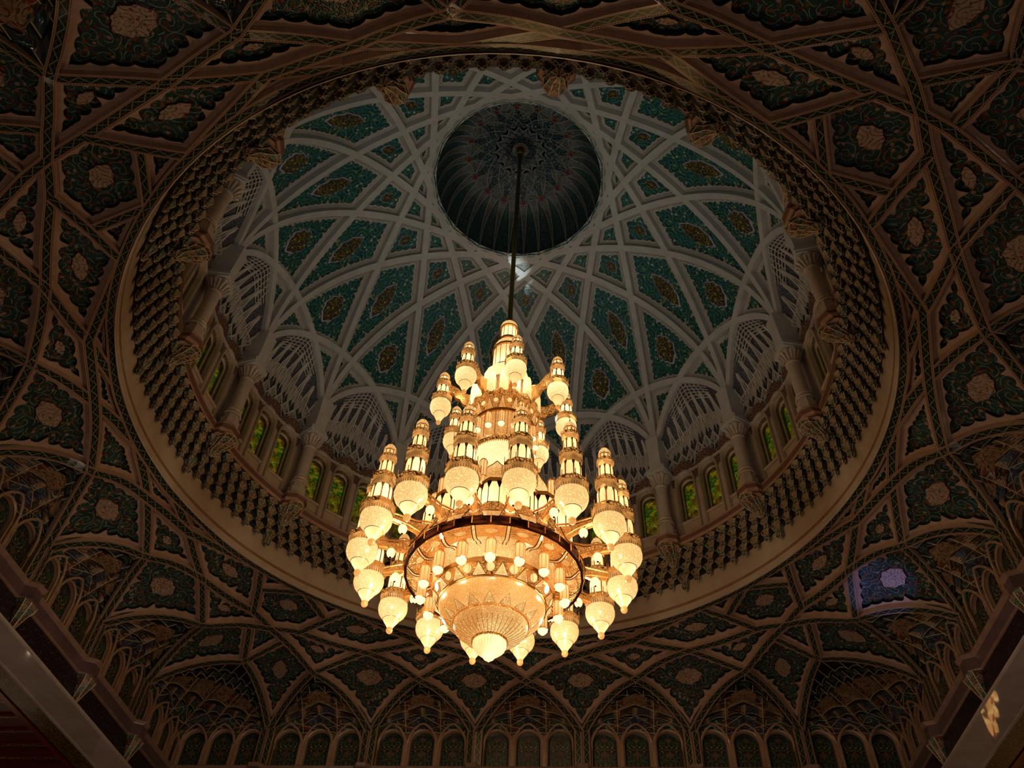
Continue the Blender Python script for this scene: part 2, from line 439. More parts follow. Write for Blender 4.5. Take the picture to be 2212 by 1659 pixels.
def faces_of(nodes, edges):
    """nodes: dict name->(x,y); edges: dict (a,b)->polyline a..b ; returns list of loops (lists of directed node pairs)"""
    out = {}
    for (a, b), P in edges.items():
        for s, e, Q in ((a, b, P), (b, a, P[::-1])):
            q = Q[min(2, len(Q) - 1)]; out.setdefault(s, []).append((math.atan2(q[1] - Q[0][1], q[0] - Q[0][0]), e))
    for k in out: out[k].sort()
    seen = set(); loops = []
    for (a, b) in list(edges) + [(b, a) for a, b in edges]:
        if (a, b) in seen: continue
        loop = []; x, y = a, b
        while (x, y) not in seen:
            seen.add((x, y)); loop.append((x, y))
            lst = [e for _, e in out[y]]; i = lst.index(x); x, y = y, lst[i - 1]
        loops.append(loop)
    return loops
def poly(edges, a, b): return edges[(a, b)] if (a, b) in edges else edges[(b, a)][::-1]

def panel_mesh(loop, mp, wstrap, gap, dep, pitch, amp, mats, parent, name, med=.3, grid=.04, line=None, bead=True):
    """one framed, scalloped, sunk mosaic panel on the surface mp(x,y,h); mats = frame, mosaic, medallion, edge, line"""
    L0 = offset_loop(loop, wstrap)
    if L0 is None: return None
    P0 = join(L0)
    if area(P0) < 1e-5: return None
    L1 = None
    for g in (gap, gap * .6, gap * .35):
        L1 = offset_loop(L0, g)
        if L1 is not None and area(join(L1)) > .12 * area(P0): break
        L1 = None
    b = MB()
    def put(P2, F, h, m): b.add([mp(x, y, h) for x, y in P2], F, m, [(x, y) for x, y in P2])
    if L1 is None:
        P, F = tri_fill(P0, None, grid); put(P, F, 0, 0)
        return b.build(name, mats, parent)
    big = area(P0) > .012
    am = amp if big else amp * .5
    P1 = scallop(L1, pitch if big else pitch * .62, am, notch=big)
    P, F = tri_fill(P0, P1, grid); put(P, F, 0, 0)
    n = len(P1); V = [mp(x, y, 0) for x, y in P1] + [mp(x, y, -dep) for x, y in P1]
    b.add(V, [(i, (i + 1) % n, n + (i + 1) % n, n + i) for i in range(n)], 3)
    P, F = tri_fill(P1, None, grid); put(P, F, -dep, 1)
    if bead:       # raised beads following the frame
        for dd, hh, ww, mm in ((gap * .22, .0022, .0016, 4), (gap * .40, .0014, .0010, 4)):
            Lb = offset_loop(L0, dd)
            if Lb is None: continue
            Q = join([resample(E, .03) for E in Lb]); Lc = offset_loop(L0, dd + ww * 2)
            if Lc is None: continue
            R = join([resample(E, .03) for E in Lc])
            if len(Q) != len(R): continue
            k = len(Q); V = [mp(*q, 0) for q in Q] + [mp(*((q + r) / 2), hh) for q, r in zip(Q, R)] + [mp(*r, 0) for r in R]
            b.add(V, [(i, (i + 1) % k, k + (i + 1) % k, k + i) for i in range(k)] + [(k + i, k + (i + 1) % k, 2 * k + (i + 1) % k, 2 * k + i) for i in range(k)], mm)
    if line is not None:   # pale outline ridge just inside/outside the scallops (dome panels)
        Cn = centroid(P1)
        for off, hh in ((-.010, .004),):
            N = normals(np.vstack([P1, P1[:1]]))[:-1]
            Q = P1 + N * (off - .002); R = P1 + N * (off + .002)
            V = [mp(*q, 0) for q in Q] + [mp(*((q + r) / 2), hh) for q, r in zip(Q, R)] + [mp(*r, 0) for r in R]
            b.add(V, [(i, (i + 1) % n, n + (i + 1) % n, n + i) for i in range(n)] + [(n + i, n + (i + 1) % n, 2 * n + (i + 1) % n, 2 * n + i) for i in range(n)], 4)
    o = b.build(name, mats, parent)
    if med and area(P1) > .006:
        Pm = join([resample(E, .006) for E in L1]); Cn = centroid(Pm)
        A = area(P1); v = Pm - Cn; cov = v.T @ v / len(v); ev, evec = np.linalg.eigh(cov)
        ax = evec[:, 1]; ay = np.array([-ax[1], ax[0]]); ra = min(math.sqrt(ev[1]) * med * 1.15, math.sqrt(ev[0]) * med * 2.6); rb = min(math.sqrt(ev[0]) * med * 1.25, ra)
        t = np.linspace(0, 2 * PI, 97)[:-1]
        def blob(k): rr = 1 + .055 * np.cos(8 * t) + .10 * np.cos(2 * t) + .045 * np.abs(np.cos(8 * t + .4)) + .05 * np.cos(4 * t); return Cn + k * (rr * np.cos(t))[:, None] * ra * ax + k * (rr * np.sin(t))[:, None] * rb * ay
        m2 = MB()
        B1 = blob(1.0); B2 = blob(1.10)
        P, F = tri_fill(B1, None, grid * .6); m2.add([mp(x, y, -dep + .0045) for x, y in P], F, 0, P)
        k = len(B1); V = [mp(*q, -dep + .0045) for q in B1] + [mp(*q, -dep + .001) for q in B2]
        m2.add(V, [(i, (i + 1) % k, k + (i + 1) % k, k + i) for i in range(k)], 1)
        m2.build('medallion', [mats[2], mats[5] if len(mats) > 5 else mats[3]], o)
    return o
def strap_mesh(b, P, mp, w, h0, h1, m_top=0, m_side=1, steps=True, u0=0.0):
    """band of width w along the 2-D polyline P, from height h0 up to h1"""
    N = normals(P); d = np.r_[0, np.cumsum(np.hypot(*np.diff(P, axis=0).T))] + u0
    prof = [(-.5, h0), (-.5, h1 * .6), (-.40, h1 * .6), (-.38, h1), (.38, h1), (.40, h1 * .6), (.5, h1 * .6), (.5, h0)] if steps else [(-.5, h0), (-.5, h1), (.5, h1), (.5, h0)]
    k = len(prof); V = []; UV = []
    for p, nn, s in zip(P, N, d):
        for (a, h) in prof: V.append(mp(*(p + nn * a * w), h)); UV.append((s, a + .5))
    F = []; Fs = []
    for i in range(len(P) - 1):
        for j in range(k - 1):
            q = (i * k + j, i * k + j + 1, (i + 1) * k + j + 1, (i + 1) * k + j)
            (Fs if j in (0, k - 2) else F).append(q)
    b.add(V, F, m_top, UV); b.add(V, Fs, m_side, UV)

#==DOME==
# ================================================================== DOME
def zd(r): return .40 + 1.01 * math.sqrt(max(0.0, 1 - (r / 1.005) ** 2))
_r = np.linspace(0, 1.003, 900); _z = np.array([zd(r) for r in _r])
_s = np.r_[0, np.cumsum(np.hypot(np.diff(_r), np.diff(_z)))]
def dome_map(x, y, h):
    s_ = math.hypot(x, y); r = float(np.interp(s_, _s, _r)); q = min(r, 1.0)
    m = -1.01 * q / 1.005 ** 2 / math.sqrt(max(2e-3, 1 - (q / 1.005) ** 2)); L = math.hypot(1, m)
    c, sn = (x / s_, y / s_) if s_ > 1e-9 else (1, 0)
    rr = r + h * m / L; z = float(np.interp(r, _r, _z)) - h / L
    return (rr * c, rr * sn, z)
def dome_uv(X, Y):
    r = math.hypot(X, Y); s_ = float(np.interp(r, _r, _s)); return np.array([X * s_ / r, Y * s_ / r])
dome = empty('ceiling', (0, 0, Z0), 'white ribbed dome ceiling with teal mosaic panels above the gallery', 'dome', None, 'structure')
def colp(i): a = rad(11.25 + 22.5 * i); return np.array([math.cos(a), math.sin(a)])
chords = [(i, (i + 6) % 16) for i in range(16)] + [(i, (i + 2) % 16) for i in range(16)]
def chord_poly(A, B, n):
    return np.array([dome_uv(*(A + (B - A) * t)) for t in np.linspace(0, 1, n)])
DR = .026
# ribs
for k0, nm in ((6, 'rib'), (2, 'arch_rib')):
    b = MB(); A, B = colp(0), colp(k0)
    n = 90 if k0 == 6 else 40
    P = chord_poly(A, B, n); h1 = 0.0 if k0 == 6 else -.0015
    strap_mesh(b, P, dome_map, .029, -DR - .004, h1, 0, 0)
    r0 = b.build(nm, [M_RIB], dome)
    for i in range(1, 16): dup(r0, dome, rad(22.5 * i))
# planar graph of the net
nodes = {('c', i): colp(i) for i in range(16)}
onch = {j: [(0.0, ('c', c[0])), (1.0, ('c', c[1]))] for j, c in enumerate(chords)}
pts = []
for a in range(len(chords)):
    for b_ in range(a + 1, len(chords)):
        if set(chords[a]) & set(chords[b_]): continue
        x = seg_x(colp(chords[a][0]), colp(chords[a][1]), colp(chords[b_][0]), colp(chords[b_][1]))
        if x is None or not (1e-6 < x[0] < 1 - 1e-6 and 1e-6 < x[1] < 1 - 1e-6): continue
        p = colp(chords[a][0]) + x[0] * (colp(chords[a][1]) - colp(chords[a][0]))
        key = None
        for kk, q in pts:
            if np.hypot(*(p - q)) < 1e-5: key = kk
        if key is None: key = ('n', len(pts)); pts.append((key, p)); nodes[key] = p
        onch[a].append((x[0], key)); onch[b_].append((x[1], key))
edges = {}
for j in onch:
    L = sorted(set(onch[j]))
    for (t0, a), (t1, b_) in zip(L[:-1], L[1:]):
        if a != b_ and (b_, a) not in edges:
            n = max(4, int(np.hypot(*(nodes[b_] - nodes[a])) / .012) + 2)
            edges[(a, b_)] = chord_poly(nodes[a], nodes[b_], n)
DM = [M_PL, M_TEAL, M_DMED, M_GREYLINE, M_RIB, M_LAV]
def dome_panel_map(x, y, h): return dome_map(x, y, h - DR)
for lp in faces_of(nodes, edges):
    E = [poly(edges, a, b_) for a, b_ in lp]; P = join(E); A = area(P)
    if A <= 1e-4: continue
    c = centroid(P); az = (math.degrees(math.atan2(c[1], c[0])) + .01) % 360
    if np.hypot(*c) < .1 or az >= 22.5: continue
    big = A > .02
    small = A < .012
    o = panel_mesh(E, dome_panel_map, .0155, .021 if big else (.015 if A > .006 else .009), .006, .030, .0075,
                   DM, dome, 'corner_panel' if small else 'mosaic_panel', med=.46 if A > .013 else .32, grid=.05, line=True)
    if o:
        for i in range(1, 16): dup(o, dome, rad(22.5 * i))
# oculus ring and cup
b = MB()
b.lathe([(.400, zd(.40) + .03), (.398, zd(.40) + .012), (.384, zd(.385) + .006), (.380, zd(.38) - .006), (.376, zd(.376) - .006)], 16, 0, ph=rad(11.25))
b.lathe([(.376, zd(.376) - .006), (.369, zd(.37) - .002)], 16, 1, ph=rad(11.25))
b.lathe([(.370, zd(.37) - .004), (.362, zd(.37) - .002)], 64, 0)
b.build('oculus_ring', [M_RIB, M_TEAL], dome)
def cup_prof(v): # v 0 at the rim, 1 at the star ring
    return (.236 + (.362 - .236) * math.cos(v * PI / 2) ** .85 if v < 1 else .236, 1.335 + (1.60 - 1.335) * math.sin(v * PI / 2) ** .95)
b = MB(); NR = 16
for f in range(32):
    ph = rad(11.25 * f + 5.625)
    rows = []
    for j in range(NR + 1):
        v = j / NR; r, z = cup_prof(v); hw = rad(5.5) * (1 - v) ** .42
        row = [(0, a) for a in np.linspace(-hw, hw, 9)]; full = rad(5.625)
        V = [(( r + .020 * (1 - v * .7) * (1 - (2 * i / 8 - 1) ** 2)) , ph + row[i][1], z) for i in range(9)]
        V = [(r, ph - full, z)] + V + [(r, ph + full, z)]
        rows.append([(q[0] * math.cos(q[1]), q[0] * math.sin(q[1]), q[2]) for q in V])
    V = [p for R in rows for p in R]; UV = [(ph + .03 * (i % 11), .4 * (i // 11) / NR) for i in range(len(V))]
    F = [(j * 11 + i, j * 11 + i + 1, (j + 1) * 11 + i + 1, (j + 1) * 11 + i) for j in range(NR) for i in range(1, 9)]
    b.add(V, F, f % 2, UV)
    F = [(j * 11 + i, j * 11 + i + 1, (j + 1) * 11 + i + 1, (j + 1) * 11 + i) for j in range(NR) for i in (0, 9)]
    b.add(V, F, 2, UV)
    for i in (1, 9): b.tube([rows[j][i] for j in range(NR + 1)], .0022, 4, 3)
    b.tube(rows[0][1:10], .0035, 4, 3)
def top_prof(r): return 1.60 + .077 * (1 - (r / .236) ** 2)
R_ = [.236, .21, .18, .15, .115]
def ring_cols(m, f0, f1, n, mat):
    V = []; 
    for r in R_:
        for i in range(n + 1):
            a = rad(f0 + (f1 - f0) * i / n); V.append((r * math.cos(a), r * math.sin(a), top_prof(r)))
    UV = [(x, y) for x, y, z in V]
    m.add(V, [(j * (n + 1) + i, j * (n + 1) + i + 1, (j + 1) * (n + 1) + i + 1, (j + 1) * (n + 1) + i) for j in range(4) for i in range(n)], mat, UV)
ring_cols(b, 0, 360, 64, 0)
for k in range(16):
    a0 = 22.5 * k
    P = lambda r, a, dz=-.002: (r * math.cos(rad(a)), r * math.sin(rad(a)), top_prof(r) + dz)
    for d in (-1, 1):
        b.tube([P(.236 - .121 * t, a0 + d * 33.75 * t, -.002) for t in np.linspace(0, 1, 7)], .0018, 4, 3)
    # white tear between two stars
    T = [(.232, 11.25 + q * 7.5) for q in (-1, -.5, 0, .5, 1)] + [(.215, 19.2), (.19, 16.5), (.165, 11.25), (.19, 6.0), (.215, 3.3)]
    V = [P(r, a0 + q) for r, q in T] + [P(.2, a0 + 11.25)]
    b.add(V, [(10, i, (i + 1) % 10) for i in range(10)], 2, [(x, y) for x, y, z in V])
    b.tube([P(r, a0 + q, -.003) for r, q in T + T[:1]], .0018, 4, 3)
    # little star
    st = [(a0 + (5.4 if i % 2 == 0 else 2.3) * math.sin(i * PI / 5), .236 + (.0215 if i % 2 == 0 else .0095) * math.cos(i * PI / 5)) for i in range(10)]
    V = [P(r, q, -.006) for q, r in st] + [P(.236, a0, -.006)]
    b.add(V, [(10, i, (i + 1) % 10) for i in range(10)], 4, [(x, y) for x, y, z in V])
    b.tube([V[i] for i in range(10)] + [V[0]], .0018, 4, 3)
cup = b.build('ribbed_cup', [M_NAVY, M_CUPT, M_CUPW, M_CUPL, M_RED], dome)
b = MB(); n = 32; V = [((.118 if i % 2 == 0 else .098) * math.cos(PI * 2 * i / n), (.118 if i % 2 == 0 else .098) * math.sin(PI * 2 * i / n), top_prof(.11) - .004) for i in range(n)] + [(0, 0, top_prof(0) - .004)]
b.add(V, [(n, i, (i + 1) % n) for i in range(n)], 0, [(x, y) for x, y, z in V])
b.tube(V[:n] + V[:1], .002, 4, 2)
for st_, rr_ in ((5, .100), (6, .108), (4, .062)):
    for k in range(16):
        a_, b__ = 2 * PI * k / 16, 2 * PI * (k + st_) / 16
        b.tube([(rr_ * math.cos(a_), rr_ * math.sin(a_), top_prof(.1) - .006), (rr_ * math.cos(b__), rr_ * math.sin(b__), top_prof(.1) - .006)], .0014, 3, 3)
V = [((.026 if i % 2 == 0 else .017) * math.cos(PI * i / 16), (.026 if i % 2 == 0 else .017) * math.sin(PI * i / 16), 1.668) for i in range(32)] + [(0, 0, 1.664)]
b.add(V, [(32, i, (i + 1) % 32) for i in range(32)], 1)
b.build('star_medallion', [mosaic('crown_star_mosaic', srgb(176, 176, 172), srgb(150, 152, 150), srgb(30, 34, 38), [srgb(40, 44, 50), srgb(50, 70, 68), srgb(40, 40, 46)], 40, .4, lw=.55, dens=.9), plain('sun_orange', srgb(190, 90, 30), .4), M_CUPL, M_NAVY], dome)

# ---- bay lattices between the columns
def bay_pt(u, v, h=0.0):
    az = u * 11.25; rt = .9239 / math.cos(rad(abs(az) + 11.25)) if abs(az) < 11.24 else 1.0
    zt = zd(min(rt, 1.0)) - .012; rb, zb = 1.047, .335
    if v > .999: return (rt * math.cos(rad(az)), rt * math.sin(rad(az)), zt)
    bul = .055 * math.sin(PI * min(1, v)) * (1 - abs(u) ** 3)
    r = rb + (rt + .012 - rb) * v ** 1.6 + bul - h; z = zb + (zt + .02 - zb) * v
    a = rad(az * (1 - .04 * v)); return (r * math.cos(a), r * math.sin(a), z)
b = MB(); nu, nv = 24, 14
V = [bay_pt(-1 + 2 * i / nu, j / nv * .998) for j in range(nv + 1) for i in range(nu + 1)]
b.add(V, [(j * (nu + 1) + i, j * (nu + 1) + i + 1, (j + 1) * (nu + 1) + i + 1, (j + 1) * (nu + 1) + i) for j in range(nv) for i in range(nu)], 0, [(.4 * (i % (nu + 1)) / nu, .45 * (i // (nu + 1)) / nv) for i in range(len(V))])
lat_bg = b.build('lattice_ground', [M_TILE], dome)
b = MB()
def bar(p, q, r=.0042, m=0, n=5):
    b.tube([bay_pt(p[0] + (q[0] - p[0]) * t, p[1] + (q[1] - p[1]) * t, .008) for t in np.linspace(0, 1, n)], r, 4, m)
NC = 5
for i in range(-NC, NC):
    u0, u1 = i / NC, (i + 1) / NC; um = (u0 + u1) / 2
    # tall needle triangles of the upper rows and honeycomb cells of the lower rows
    bar((u0, .40), (um, .86)); bar((um, .86), (u1, .40)); bar((um, .86), (um, .42), .003)
    bar((um - .03, .84), (um - .03, .50), .0018); bar((um + .03, .84), (um + .03, .50), .0018)
    bar((u0, .40), (um, .60)); bar((um, .60), (u1, .40)); bar((u0, .62), (um, .60)); bar((um, .60), (u1, .62))
    bar((u0, .40), (um, .28)); bar((um, .28), (u1, .40)); bar((u0, .40), (u0, .62), .003)
    bar((um, .28), (um, .12)); bar((um, .12), (u0, .02)); bar((um, .12), (u1, .02)); bar((u0, .02), (u0, .20)); bar((u0, .20), (um, .28)); bar((u1, .20), (um, .28))
    bar((u0, .40), (u0, .20), .003)
    for (cu, cv, rr) in ((u0, .30, .055), (um, .49, .03), (um, .20, .035)):
        P = [(cu + rr * math.cos(t), cv + rr * .9 * math.sin(t)) for t in np.linspace(0, 2 * PI, 7)]
        b.tube([bay_pt(x, y, .006) for x, y in P], .0024, 4, 0)
        P = [(cu + rr * .5 * math.cos(t), cv + rr * .45 * math.sin(t)) for t in np.linspace(0, 2 * PI, 7)]
        b.tube([bay_pt(x, y, .006) for x, y in P], .0018, 4, 0)
for j in range(6):
    v = .80 + j * .032
    bar((-.55, v), (.55, v), .0026, 0, 12)
for j in range(9):
    u = -.48 + .12 * j; bar((u, .80), (u * .8, .97), .0026)
for v in (.005,): bar((-1, v), (1, v), .006, 0, 20)
lat = b.build('lattice_strapwork', [M_RIB], dome)
for i in range(16):
    if i == 0: continue
    dup(lat_bg, dome, rad(22.5 * i)); dup(lat, dome, rad(22.5 * i))

# ================================================================== GALLERY: drum wall, windows, columns, lip
RW = 1.047
def pol(r, az, z): a = rad(az); return (r * math.cos(a), r * math.sin(a), z)
gal = empty('wall_drum', (0, 0, Z0), 'pale stone drum wall pierced by arched stained glass windows', 'wall', None, 'structure')
WZ0, WZS, WZT = .098, .285, .315      # glass bottom, spring, crown
W_AZ = (-6.3, 0.0, 6.3); WHW = 1.62
def arch_outline(hw, z0, zs, zt, n=10):
    """half-octagon-ish rounded head outline in (x, z), counter-clockwise from bottom left"""
    P = [(hw, z0), (hw, zs)]
    for i in range(1, n): t = PI * i / n; P.append((hw * math.cos(t), zs + (zt - zs) * math.sin(t) ** .8))
    P += [(-hw, zs), (-hw, z0)]
    return P
b = MB()
def drum_pt(x, z, r): return pol(r, x, z)
# wall sheet with window holes, one bay (+-11.25 deg), flat in (deg, z)
sc_ = 1 / 55.0
outer = [(-11.25, 0.0)] + [(-11.25 + 1.125 * i, 0.0) for i in range(1, 20)] + [(11.25, 0.0), (11.25, .36)] + [(11.25 - 1.125 * i, .36) for i in range(1, 20)] + [(-11.25, .36)]
holes = [[(c + x, z) for x, z in arch_outline(WHW * 1.32, WZ0 - .004, WZS, WZT + .022)] for c in W_AZ]
V2 = [Vector((x * sc_, z)) for x, z in outer]; Ed = [(i, (i + 1) % len(outer)) for i in range(len(outer))]
for H in holes:
    n0 = len(V2); V2 += [Vector((x * sc_, z)) for x, z in H]; Ed += [(n0 + i, n0 + (i + 1) % len(H)) for i in range(len(H))]
rr = delaunay_2d_cdt(V2, Ed, [], 1, 1e-7)
P = [(p[0] / sc_, p[1]) for p in rr[0]]; F = []
for f in rr[2]:
    c = np.mean([P[i] for i in f], axis=0)
    if not any(inside(np.array(H), c) for H in holes): F.append(tuple(f))
b.add([pol(RW, x, z) for x, z in P], F, 0, [(x * sc_, z) for x, z in P])
ws = b.build('wall_sheet', [M_FRAME], gal)
for i in range(1, 16): dup(ws, gal, rad(22.5 * i))
def stained():
    n = NT('stained_glass'); o = n.uv(); x, z, _ = n.sep(o)
    vo = n.node('ShaderNodeTexVoronoi', i_Vector=o, i_Scale=150.0)
    nz = n.node('ShaderNodeTexNoise', i_Vector=o, i_Scale=26.0, i_Detail=3.0)
    t = n.math('ADD', n.math('MULTIPLY', n.math('SUBTRACT', z, WZ0), 4.2), n.math('MULTIPLY', n.math('SUBTRACT', nz.outputs['Fac'], .5), .9))
    c = n.mix(n.step(t, -.1, .35), srgb(90, 40, 8), srgb(200, 190, 30))
    c = n.mix(n.step(t, .3, .55), c, srgb(60, 140, 30))
    c = n.mix(n.step(t, .55, .95), c, srgb(130, 130, 20))
    r_, g_, b__ = n.sep(vo.outputs['Color'])
    c = n.mix(n.math('MULTIPLY', n.math('GREATER_THAN', r_, .62), .75), c, srgb(30, 60, 10))
    c = n.mix(n.math('MULTIPLY', n.math('GREATER_THAN', g_, .8), .6), c, srgb(210, 120, 10))
    n.col(n.mix(.5, c, srgb(20, 20, 10))); n.rough(.35)
    n.put(n.b.inputs['Emission Color'], c)
    n.put(n.b.inputs['Emission Strength'], n.math('MULTIPLY', n.math('MULTIPLY', n.math('ADD', n.step(nz.outputs['Fac'], .42, .68), .15), n.step(z, .10, .20)), .34))
    return n.mat
M_STAIN = stained()
def ring_arch(b, c, hw0, t0, r0, hw1, t1, r1, m, z0):
    A = [(c + x, z) for x, z in arch_outline(hw0, z0, WZS, WZT + t0)]; B = [(c + x, z) for x, z in arch_outline(hw1, z0, WZS, WZT + t1)]
    n = len(A); V = [pol(r0, x, z) for x, z in A] + [pol(r1, x, z) for x, z in B]
    b.add(V, [(i, i + 1, n + i + 1, n + i) for i in range(n - 1)], m, [(x * sc_ * 1, z) for x, z in A + B])
bw = MB(); k1 = WHW
ring_arch(bw, 0, k1 * 1.00, 0, 1.085, k1 * 1.00, 0, 1.070, 1, WZ0)
ring_arch(bw, 0, k1 * 1.00, 0, 1.070, k1 * 1.10, .006, 1.064, 0, WZ0)
ring_arch(bw, 0, k1 * 1.10, .006, 1.064, k1 * 1.26, .017, 1.056, 1, WZ0)
ring_arch(bw, 0, k1 * 1.26, .017, 1.056, k1 * 1.34, .023, 1.040, 0, .01)
ring_arch(bw, 0, k1 * 1.34, .023, 1.040, k1 * 1.44, .030, 1.034, 0, .01)
ring_arch(bw, 0, k1 * 1.44, .030, 1.034, k1 * 1.56, .038, 1.036, 0, .01)
ring_arch(bw, 0, k1 * 1.56, .038, 1.036, k1 * 1.62, .041, 1.048, 0, .01)
for z_ in (WZ0, .028):    # sill bars
    V = [pol(r, x, z) for (r, z) in ((1.062, z_ + .006), (1.040, z_ + .006), (1.036, z_), (1.040, z_ - .006), (1.062, z_ - .006)) for x in (-k1 * 1.34, k1 * 1.34)]
    bw.add(V, [(2 * i, 2 * i + 1, 2 * i + 3, 2 * i + 2) for i in range(4)], 0)
W = []
def window_parts(idx, az, label):
    e = empty('window_%d' % idx, (0, 0, Z0), label, 'window', None, 'structure', rad(az))
    return e
frame0 = bw.build('window_frame', [M_FRAME, M_BAND])
bp = MB(); G = arch_outline(k1, WZ0, WZS, WZT)
bp.add([pol(1.084, x, z) for x, z in G], [tuple(range(len(G)))[::-1]], 0, [(x * sc_, z) for x, z in G])
pane0 = bp.build('stained_glass_pane', [M_STAIN])
bt = MB(); V = [pol(1.052, x, z) for x, z in ((-k1 * 1.2, .036), (k1 * 1.2, .036), (k1 * 1.2, .09), (-k1 * 1.2, .09))]
bt.add(V, [(0, 1, 2, 3)], 0, [(-.035, .036), (.035, .036), (.035, .09), (-.035, .09)])
tile0 = bt.build('tile_panel', [M_TILE])
bf = MB()   # spherical fan tile hood above each window
for j in range(4):
    for i in range(8):
        q = []
        for (ii, jj) in ((i, j), (i + 1, j), (i + 1, j + 1), (i, j + 1)):
            t = PI * ii / 8; s0 = 1.62 + .12 * jj
            x = k1 * s0 * math.cos(t); z = WZS + (WZT - WZS + .041 + .006 * jj) * math.sin(t) ** .8 + .004 * jj
            q.append(pol(1.046 - .004 * jj * math.sin(t), x, z))
        bf.add(q, [(0, 1, 2, 3)], 0, [(a[1], a[2]) for a in q])
hood0 = bf.build('hood_tile', [M_FAN])
win_children = [frame0, pane0, tile0, hood0]
wi = 1; first = True
for i in range(16):
    for c in W_AZ:
        az = 22.5 * i + c
        e = window_parts(wi, az, 'tall arched stained glass window of the gallery drum, one of forty eight'); wi += 1
        for o in win_children:
            if first: o.parent = e
            else: q = o.copy(); C.objects.link(q); q.parent = e
        first = False
# gallery lip with sixteen corbel balconies
def lip_outline(r_lip, r_tip, hw, off=0.0):
    P = []
    a0 = 11.25
    n = 14
    for i in range(16):
        ca = a0 + 22.5 * i
        for j in range(n + 1):
            a = ca - 22.5 + hw + (22.5 - 2 * hw) * j / n
            P.append((r_lip * math.cos(rad(a)), r_lip * math.sin(rad(a))))
        # octagon nose
        c = np.array([math.cos(rad(ca)), math.sin(rad(ca))]); t = np.array([-c[1], c[0]])
        for x, y in ((-.046, .030), (-.046, .006), (-.020, -.020), (.020, -.020), (.046, .006), (.046, .030)):
            p = c * (1.0 + y - .024 + off) + t * x * (1 - off * 8); P.append(tuple(p))
    return P
b = MB()
levels = [(0, .020, 0), (.0, .012, 0), (-.004, .008, 1), (0.004, -.004, 0), (.010, -.016, 1), (.012, -.026, 0), (.030, -.030, 0)]
rows = []
for off, z, m in levels:
    P = lip_outline(1.010 + off, .95, 2.62, off); rows.append([(x, y, z) for x, y in P])
n = len(rows[0]); V = [p for R in rows for p in R]
for j in range(len(rows) - 1):
    b.add(V, [(j * n + i, j * n + (i + 1) % n, (j + 1) * n + (i + 1) % n, (j + 1) * n + i) for i in range(n)], levels[j][2])
V = rows[0] + [(x * 1.06, y * 1.06, .020) for x, y, z in rows[0]]
b.add(V, [(i, n + i, n + (i + 1) % n, (i + 1) % n) for i in range(n)], 0)
lip = b.build('trim_1', [M_LIP, plain('lip_groove', srgb(110, 74, 60), .5)], None, zoff=Z0)
tag(lip, 'moulded stone lip of the round gallery with sixteen octagonal noses', 'moulding', None, 'structure')
# columns
cb = MB(); cb.lathe([(.0245, .118), (.024, .13), (.0232, .27), (.026, .274), (.026, .280), (.023, .284)], 20, 0)
shaft = cb.build('shaft', [M_COL])
cb = MB()
for r, z0, z1 in ((.036, .020, .060), (.030, .060, .085)): cb.lathe([(0, z0), (r, z0), (r, z1), (0, z1)], 8, 0, ph=PI / 8)
cb.lathe([(.030, .085), (.033, .09), (.030, .098), (.026, .104), (.029, .11), (.0245, .118)], 20, 0)
base = cb.build('base', [M_COL])
cb = MB(); cb.lathe([(.023, .284), (.024, .295), (.029, .310), (.037, .325), (.0395, .330)], 32, 0, lobes=8, amp=.10)
for k in range(16):
    a = 2 * PI * k / 16; cb.tube([(.024 * math.cos(a), .024 * math.sin(a), .288), (.031 * math.cos(a), .031 * math.sin(a), .305), (.041 * math.cos(a), .041 * math.sin(a), .318), (.037 * math.cos(a), .037 * math.sin(a), .323)], [.003, .004, .004, .002], 4, 0)
capi = cb.build('capital', [M_COL])
cb = MB()
cb.box((.004, 0, .341), (.080, .080, .010), 0); cb.box((.006, 0, .352), (.088, .088, .014), 0); cb.box((.006, 0, .366), (.076, .078, .018), 0)
# trunk the ribs grow from
V = []
for z, hx0, hx1, hy in ((.372, -.028, .05, .028), (.42, -.028, .05, .025), (.47, -.030, .05, .026), (.54, -.034, .03, .030)):
    V += [(hx0, -hy, z), (hx1, -hy, z), (hx1, hy, z), (hx0, hy, z)]
cb.add(V, [(j * 4 + i, j * 4 + (i + 1) % 4, (j + 1) * 4 + (i + 1) % 4, (j + 1) * 4 + i) for j in range(3) for i in range(4)], 0)
imp = cb.build('impost_block', [M_RIB])
names16 = {0: 'right of the chandelier and second above the right-hand lamps', }
def side_words(az):
    a = (az - 270) % 360   # clockwise order round the ring as seen from below
    return a
for i in range(16):
    az = 11.25 + 22.5 * i
    e = empty('gallery_column', tuple(Vector(pol(1.0, az, 0)) * S + Vector((0, 0, Z0))), None, 'column', 'stone columns standing round the dome gallery', None, rad(az))
    for o in (shaft, base, capi, imp):
        if i == 0: o.parent = e
        else: q = o.copy(); C.objects.link(q); q.parent = e
    e['label'] = 'pale stone gallery column with a leafy capital, between two groups of stained glass windows'

# muqarnas cornice hanging below the lip and the plain drum band
b = MB()
da = 22.5 / 8
